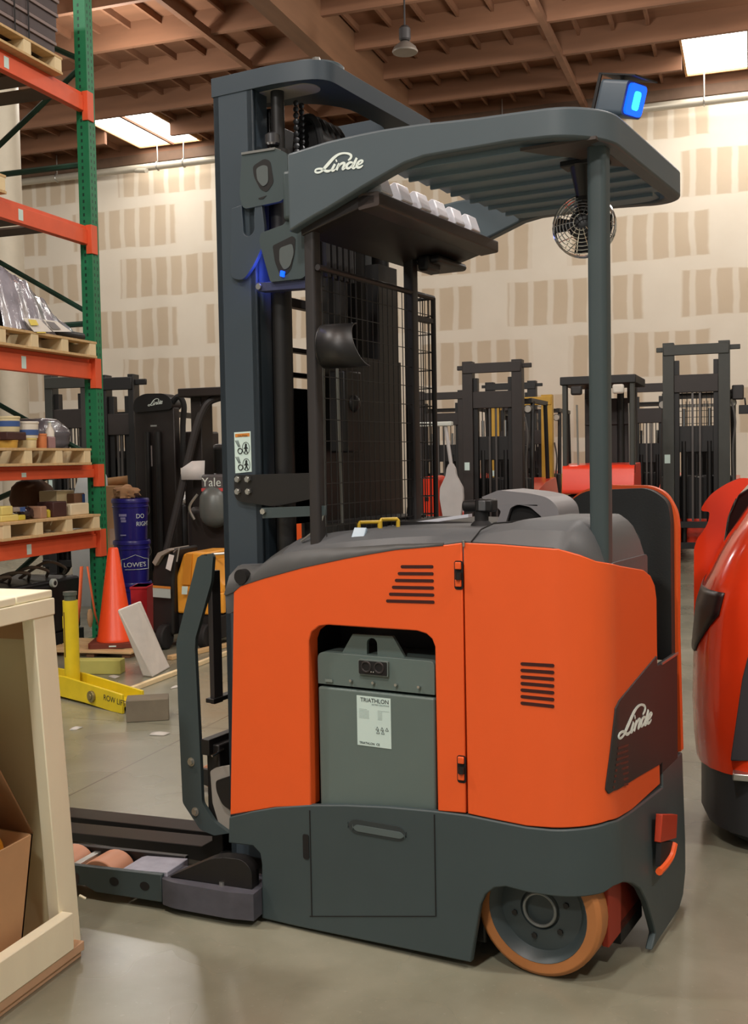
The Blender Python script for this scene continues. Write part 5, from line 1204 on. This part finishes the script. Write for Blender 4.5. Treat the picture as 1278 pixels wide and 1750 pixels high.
# mesh screen, lamp strip and wing lamps of the rightmost truck
mb = MB()
for k in range(11): mb.tube([V(-.22+.044*k,.2,1.35), V(-.22+.044*k,.2,2.0)], .006, 4)
for k in range(8): mb.tube([V(-.24,.2,1.4+.08*k), V(.24,.2,1.4+.08*k)], .005, 4)
mb.build('screen', BLACK, A1, sm=False)
mb = MB(); mb.box(-.26,.26,.3,.34,1.93,1.96); mb.build('dash_lamp_bar', LAMP, A1)
mb = MB(); mb.lathe([(.0001,0),(.2,.0),(.2,.02),(.0001,.02)], 16, Matrix.Translation((.02,.32,1.03)) @ Matrix.Diagonal((.9,.35,1,1))); mb.build('pale_disc', LAMP, A1)
mb = MB(); mb.box(.42,.56,.1,.2,2.0,2.18); mb.tube([V(.4,.15,2.1), V(.5,.15,2.14)], .03, 6); mb.build('side_lamp', DARK, A1, bev=.03)
mb = MB(); mb.box(.50,.66,.1,.14,1.82,1.93); mb.tube([V(.58,.12,1.93), V(.57,.12,2.02)], .012, 6); mb.build('mirror', BLACK, A1, bev=.015)
mast_truck('brown-black forklift mast standing left of the guard post in the far row', 840, 616, 14.3, .80, -.02, MASTB)
mast_truck('yellow-masted forklift behind the brown-black mast', 889, 676, 17.2, 1.0, .0, BGYEL, BGYEL, mid=.55, guard=2.1, wings=False, carriage=0)
mast_truck('low dark forklift behind the gap right of the guard post', 1108, 652, 16.4, .62, .0, MASTB, BGRED, guard=2.15, wings=False, carriage=0)
mast_truck('dark forklift with pale work lamps behind the wire screen', 752, 668, 19.6, .98, .0, MASTB, BGRED, guard=2.25, carriage=0)
mast_truck('black forklift half hidden behind the brown-black mast', 872, 652, 21.2, 1.0, .0, BLACK, BGRED, guard=2.5, carriage=0)
mast_truck('dark forklift mast standing behind the rack beside the column', 113, 640, 12.6, .55, .1, MASTG, mat('grey_far_paint', srgb(170,172,172), .4), wings=False, guard=1.9)
mast_truck('slim black mast with steel lines just right of the green post', 200, 640, 11.2, .36, .15, BLACK, mat('grey_far_paint', srgb(170,172,172), .4), guard=1.9, carriage=0, body_w=.8)
# rear of a stand-up truck with a red hood, seen past the guard post
def standup(label, px, py_top, depth, w, rz, hood):
    c = wd(px, py_top, depth); h = c.z; g = thing('stand_up_truck', label, 'forklift', (c.x, c.y, 0), rz, 'parked forklifts'); hw = w/2
    mb = MB(); mb.box(-hw, hw, -.02, 1.0, .06, .92); mb.build('body', BLACK, g, bev=.05, seg=3)
    mb = MB(); mb.prism(rnd([(-.08,.93),(-.02,hood),(.55,hood+.02),(.6,.93)], .05), -hw, hw, 'x'); hd = mb.build('hood', BGRED, g, bev=.04, seg=3)
    mb = MB(); mb.box(-.08,.12,-.066,-.03,hood-.18,hood-.03); mb.build('hood_label', WHITE, hd, bev=.01)
    for s in (-1, 1):
        mb = MB(); mb.box(s*hw-.05*(s > 0)-.0, s*hw+.05*(s < 0), .0, .09, hood-.1, h-.04); mb.build('guard_post', MASTG, g, bev=.01)
        mb = MB(); mb.cyl((s*.12,.9,.4),(s*.12,.9,h-.1),.04,n=12); mb.build('lift_cylinder', BLACK, g)
        mb = MB(); mb.cyl((s*(hw-.12),.2,.15),(s*(hw-.02),.2,.15),.15,n=20); mb.build('wheel', RUBBER, g, bev=.01)
        mb = MB(); mb.box(s*(hw-.16)-.06, s*(hw-.16)+.06, -.06,-.0,h-.20,h-.10); mb.build('lamp', LAMP if s > 0 else DARK, g, bev=.02)
    mb = MB(); mb.box(-hw-.02, hw+.02, -.02, .85, h-.09, h); mb.build('overhead_guard', BLACK, g, bev=.01)
    mb = MB()
    for s in (-1, 1): mb.box(s*(hw-.14)-.05, s*(hw-.14)+.05, .92, 1.05, .1, h-.05)
    mb.box(-hw+.1, hw-.1, .9, 1.0, h-.5, h-.2); mb.box(-hw+.1, hw-.1, .93, .97, 1.0, 1.7); mb.build('mast', MASTB, g, bev=.006)
    for x_ in (-.22, hw-.05): mb = MB(); mb.tube([V(x_,.05,hood), V(x_-.01,.05,h-.3)], .012, 6); mb.build('guard_cable', STEEL, g)
standup('black stand-up truck with a glossy red hood behind the guard post', 1021, 642, 11.6, .76, -.02, 1.24)
# white plastic chute and red box behind the screen
q = wd(772, 872, 12.5); fz = wd(772, 728, 12.5).z
ch = thing('white_tiller_cover', 'white plastic tiller cover with a thin upright behind the wire screen', 'cover', (q.x, q.y, 0))
mb = MB(); prof = [(.09,0),(.10,.30),(.10,.66),(.135,.88),(.13,1.0),(.06,1.14),(.05,1.22),(.02,1.28)]
zt_ = 1.28; mb.prism(rnd([(-a, b) for a, b in prof]+[(a*1.05, b) for a, b in prof[::-1]], .02), -.03, .03); mb.build('cover', mat('white_cover', srgb(198,196,196), .5), ch, bev=.015)
mb = MB(); mb.tube([V(.0,0,1.26), V(-.06,0,fz)], .022, 8); mb.build('upright', mat('white_cover', srgb(198,196,196), .5), ch)
mb = MB(); mb.box(-.36,.02,-.05,.05,fz-.0,fz+.05); mb.build('cross_handle', mat('pale_bar', srgb(214,220,214), .4), ch, bev=.01)
q = wd(744, 812, 12.9); g = thing('red_cabinet', 'red upright cabinet beside the white tiller cover', 'cabinet', (q.x, q.y, 0)); mb = MB(); mb.prism(rnd([(-.10,0),(.10,0),(.10,q.z-.05),(.03,q.z),(-.10,q.z-.02)],.03), -.2, .2); mb.build('case', BGRED, g, bev=.015); mb = MB(); mb.box(-.08,-.03,-.205,-.19,q.z-.30,q.z-.25); mb.build('latch', BLACK, g, bev=.004)
# orange post seen through the mast
q = wd(512, 842, 8.5); mb = MB(); mb.box(-.05,.05,-.04,.04,0,q.z); g = thing('orange_post', 'orange bollard post glimpsed through the mast of the reach truck', 'post', (q.x,q.y,0), -.2); mb.build('post', ORANGE, g, bev=.008); mb = MB(); mb.box(-.052,.052,-.042,.042,q.z-.09,q.z); mb.build('pale_top', mat('pale_pink', srgb(240,190,170), .5), g, bev=.006)
# ---------------------------------------------------------------- dark trucks between the rack and the reach truck
D1 = 10.5
c = wd(262, 676, D1); g = thing('reach_truck', 'black reach truck with a rounded script-lettered mast head behind the pails', 'reach truck', (c.x, c.y, 0), -.05, 'dark trucks behind the pails')
BK = mat('brown_black_steel', srgb(38,32,30), .5, var=.12); hw = .225
mb = MB(); mb.box(-hw, hw, 0, .10, .1, c.z-.12); mb.build('mast_panel', BK, g, bev=.01)
mb = MB(); mb.prism(rnd([(-hw*.98,c.z-.16),(-hw*.9,c.z-.03),(-hw*.4,c.z+.02),(hw*.6,c.z+.015),(hw*.98,c.z-.04),(hw,c.z-.14)], .05), -.03, .14); hd = mb.build('mast_head', BLACK, g, bev=.015, seg=3)
logo(lambda x, y: V(-.06+x/1278*.20, -.031, c.z-.02-y/1278*.20), .20/1278, V(0,-1,0), WHITE, hd, 'head_logo')
mb = MB(); mb.tube(catmull([V(hw*.8,.02,c.z-.1), V(hw+.05,.0,c.z-.02), V(hw+.10,.02,c.z-.1), V(hw+.07,.04,c.z-.3), V(hw+.06,.04,c.z-.7)],5), .028, 8); mb.build('hose', RUBBER, g)
for s in (-1, 1): mb = MB(); mb.cyl((s*.06,-.03,.3),(s*.06,-.03,c.z-.35),.028,n=12); mb.build('lift_cylinder', BLACK, g)
mb = MB(); mb.box(-.10,-.03,-.006,.0,c.z-.68,c.z-.48); mb.build('data_plate', mat('data_plate', srgb(160,150,146), .5), g, sm=False)
mb = MB(); mb.box(.0,.07,-.064,-.058,c.z-.30,c.z-.285); mb.build('steel_bar', STEEL, g); mb = MB(); mb.box(-hw-.02, hw+.02, .12, .9, .06, .95); mb.build('body', BLACK, g, bev=.04, seg=3)
for s in (-1, 1): mb = MB(); mb.box(s*(hw-.06)-.05, s*(hw-.06)+.05, -.12, .12, .03, .12); mb.build('outrigger', BLACK, g, bev=.01)
mb = MB(); mb.box(hw, hw+.20, .15, .5, .5, c.z-.35); mb.build('side_housing', BK, g, bev=.02)
# level crossbar seen over the dark head
a, b = wd(176, 658, 10.6), wd(270, 656, 10.6)
# propane forklift with bent pillar, hang tag and gas bottle
D2 = 8.9; c = wd(345, 900, D2)
yg = thing('propane_forklift', 'dark forklift with a bent front pillar, white hang tag and grey gas bottle', 'forklift', (c.x, c.y, 0), 0, 'dark trucks behind the pails')
def Lc(px, py, d=D2): q = wd(px, py, d); return V(q.x-c.x, q.y-c.y, q.z)
mb = MB(); mb.tube(catmull([Lc(400,676), Lc(372,680), Lc(352,692), Lc(336,730), Lc(322,785), Lc(300,880), Lc(284,945)],6), .033, 10); mb.build('bent_pillar', DARK, yg)
mb = MB(); A_, B_ = Lc(303,664), Lc(400,664); mb.box(A_.x, B_.x+.3, A_.y+.0, A_.y+.9, A_.z-.07, A_.z); mb.box(A_.x+.06, A_.x+.16, A_.y+.1, A_.y+.3, .9, A_.z-.05); mb.build('overhead_guard', BK, yg, bev=.008)
mb = MB(); q = [Lc(309,801,D2-.05), Lc(328,788,D2-.05), Lc(350,787,D2-.05), Lc(349,820,D2-.05), Lc(310,820,D2-.05)]; mb.add(q, [(0,1,2,3,4)]); t_ = mb.build('hang_tag', mat('tag_white', srgb(226,224,222), .5), yg); t_.modifiers.new('s', 'SOLIDIFY').thickness = .003
q = Lc(368, 905, D2-.1); mb = MB(); mb.box(q.x-.30, q.x+.6, q.y+.05, q.y+1.2, .12, .98); mb.build('counterweight', BK, yg, bev=.06, seg=3)
mb = MB(); mb.box(q.x-.28, q.x+.5, q.y+.3, q.y+.8, .98, 1.25); mb.box(q.x-.30,q.x+.1,q.y+.5,q.y+.6,1.2,1.5); mb.build('seat', BLACK, yg, bev=.05, seg=3)
tk = Lc(367, 866, D2-.15); mb = MB(); mb.ball((0,0,0), .125, 20, (1,1,1.05)); mb.v = [V(v.x, v.y, v.z if abs(v.z) < 1e-9 else v.z+math.copysign(.04, v.z)) for v in mb.v]; gt = mb.build('gas_bottle', mat('bottle_grey', srgb(104,110,108), .4, .2), yg, loc=tk)
mb = MB(); mb.box(tk.x-.10, tk.x+.14, tk.y-.04, tk.y+.05, tk.z+.12, tk.z+.26); cl = mb.build('bottle_collar', mat('collar_grey', srgb(92,90,92), .4), yg, bev=.02)
text('Yale', .10, WHITE, yg, plane_M(V(tk.x-.09, tk.y-.042, tk.z+.165), (1,0,0), (0,0,1)), 'lettering', .001); mb = MB(); mb.box(tk.x-.095, tk.x+.13, tk.y-.0425, tk.y-.04, tk.z+.125, tk.z+.15); mb.build('red_stripe', mat('stripe_red', srgb(214,84,84), .5), yg, sm=False)
mb = MB(); mb.tube(catmull([tk+V(-.14,-.02,.1), tk+V(-.2,-.05,.0), tk+V(-.17,-.03,-.1)],5), .012, 6); mb.build('gas_hose', STEEL, yg)
for s in (-1, 1): mb = MB(); mb.cyl((q.x+.15+s*.38-.08,q.y+.6,.24),(q.x+.15+s*.38+.08,q.y+.6,.24),.24,n=22); mb.build('wheel', RUBBER, yg, bev=.02)
# grey cover behind the rack post
q = wd(158, 796, 10.4); mb = MB(); bag('grey_cover', 'rounded pale grey cover behind the green post', 'cover', (q.x, q.y, 0), (.21,.2,q.z/1.72), mat('pale_grey_cover', srgb(176,180,180), .5), seed=1, n=26, rough=.0)
# electric pallet truck, black and amber
D3 = 7.9; c = wd(300, 1000, D3)
pt = thing('pallet_truck', 'black and amber electric pallet truck behind the foam slab', 'pallet truck', (c.x, c.y, 0), 0)
def Pc(px, py, d=D3): q = wd(px, py, d); return V(q.x-c.x, q.y-c.y, q.z)
def slab(pts, dy, name, m, par, bev=.01, d=D3):
    P_ = [Pc(*p, d) for p in pts]; y = sum(p.y for p in P_)/len(P_); mb = MB(); mb.prism([(p.x, p.z) for p in P_], y, y+dy); return mb.build(name, m, par, bev=bev, seg=3)
AMB_ = mat('amber_plastic', srgb(232,160,52), .4, var=.05)
slab(((254,1086),(256,985),(262,955),(282,940),(306,936),(300,1000),(298,1086)), .35, 'motor_cover', BLACK, pt, .02)
slab(((256,962),(268,945),(290,937),(296,940),(276,950),(262,968)), .30, 'cover_lip', mat('pale_lip', srgb(150,142,132), .5), pt, .004, D3-.06)
bx2 = slab(((297,1050),(297,985),(312,947),(322,944),(360,943),(362,1050)), .40, 'battery_cover', AMB_, pt, .015, D3-.02)
slab(((318,946),(330,946),(325,1000),(308,1000)), .02, 'cover_crease', mat('amber_shadow', srgb(206,136,40), .4), bx2, .002, D3-.035)
slab(((297,1090),(297,1050),(385,1050),(385,1090)), .4, 'lower_chassis', BLACKM, pt, .01)
slab(((352,1050),(354,1015),(384,1012),(384,1048)), .3, 'amber_tool_box', AMB_, pt, .01, D3-.02)
slab(((352,990),(362,957),(372,985),(384,1000),(384,1012),(356,1012)), .3, 'amber_side_cover', AMB_, pt, .006, D3-.01)
dl = slab(((258,1021),(258,1003),(294,1004),(294,1022)), .004, 'warning_plate', mat('plate_pale', srgb(170,184,180), .5), pt, .001, D3-.05)
slab(((258,1005),(258,1001),(294,1002),(294,1006)), .004, 'warning_band', AMBER, dl, .0, D3-.055)
slab(((281,972),(289,947),(299,949),(291,976)), .004, 'hang_label', mat('tag_white', srgb(226,224,222), .5), pt, .001, D3-.10)
slab(((309,1016),(310,1002),(322,1002),(320,1016)), .004, 'cover_sticker', PAPER, bx2, .001, D3-.05)
mb = MB(); mb.tube([Pc(296,944,D3-.1), Pc(306,936,D3-.1), Pc(302,960,D3-.1)], .006, 6); mb.tube([Pc(352,948), Pc(395,945)], .010, 8); mb.build('control_rod', STEEL, pt)
for px in (275, 345): q = Pc(px, 1092); mb = MB(); mb.cyl((q.x,q.y,.09),(q.x+.06,q.y,.09),.09,n=20); mb.build('wheel', RUBBER, pt, bev=.01)
# ---------------------------------------------------------------- camera, light, world
cd = bpy.data.cameras.new('camera'); co = bpy.data.objects.new('camera', cd); COL.objects.link(co)
cd.sensor_fit = 'VERTICAL'; cd.sensor_height = 36; cd.lens = F/1750*36; cd.clip_end = 200; cd.clip_start = .05
Rw = lambda v: V(v.dot(BX), v.dot(BY), v.z)
X_, Y_, Z_ = Rw(RT), Rw(UPV), -Rw(FWD)
Mx = Matrix.Identity(4)
for i in range(3): Mx[i][0] = X_[i]; Mx[i][1] = Y_[i]; Mx[i][2] = Z_[i]
Mx[2][3] = HC
co.matrix_world = Mx; SC.camera = co
def lamp(name, kind, loc, energy, size=.4, col=(1,1,1), rot=(0,0,0), size_y=None):
    l = bpy.data.lights.new(name, kind); l.energy = energy; l.color = col
    if kind == 'AREA':
        l.size = size
        if size_y: l.shape = 'RECTANGLE'; l.size_y = size_y
    else: l.shadow_soft_size = size
    o = bpy.data.objects.new(name, l); COL.objects.link(o); o.location = loc; o.rotation_euler = rot; return o
W_ = (1., .965, .91)
for i, (x, y) in enumerate(((-6.5,1.5),(-1,-1.5),(4.5,1.0),(-12,8),(-6,10),(1,8.5),(6,13),(-10,16),(-3,16),(-16,16),(2,19))):
    lamp('bay_light', 'POINT', (x, y, 7.7), KEY*(1.0 if y < 5 else .50 if y < 9.5 else .26), .30, W_)
lamp('bay_light', 'POINT', (-2.6,-4.8,7.0), KEY, .3, W_)
p = TORG; 
q = T.matrix_basis @ V(-.66, .09, 1.90)
lamp('blue_lamp_light', 'POINT', q, .8, .02, (.1,.15,1.))
w = bpy.data.worlds.new('world'); SC.world = w; w.use_nodes = True
bg = w.node_tree.nodes['Background']; bg.inputs[0].default_value = (*srgb(215,212,205), 1); bg.inputs[1].default_value = AMB
SC.view_settings.view_transform = 'Standard'; SC.view_settings.look = 'None'; SC.view_settings.exposure = EXPO; SC.view_settings.gamma = 1.0
SC.cycles.use_denoising = True; SC.cycles.max_bounces = 6; SC.cycles.sample_clamp_indirect = 6
SC.render.film_transparent = False
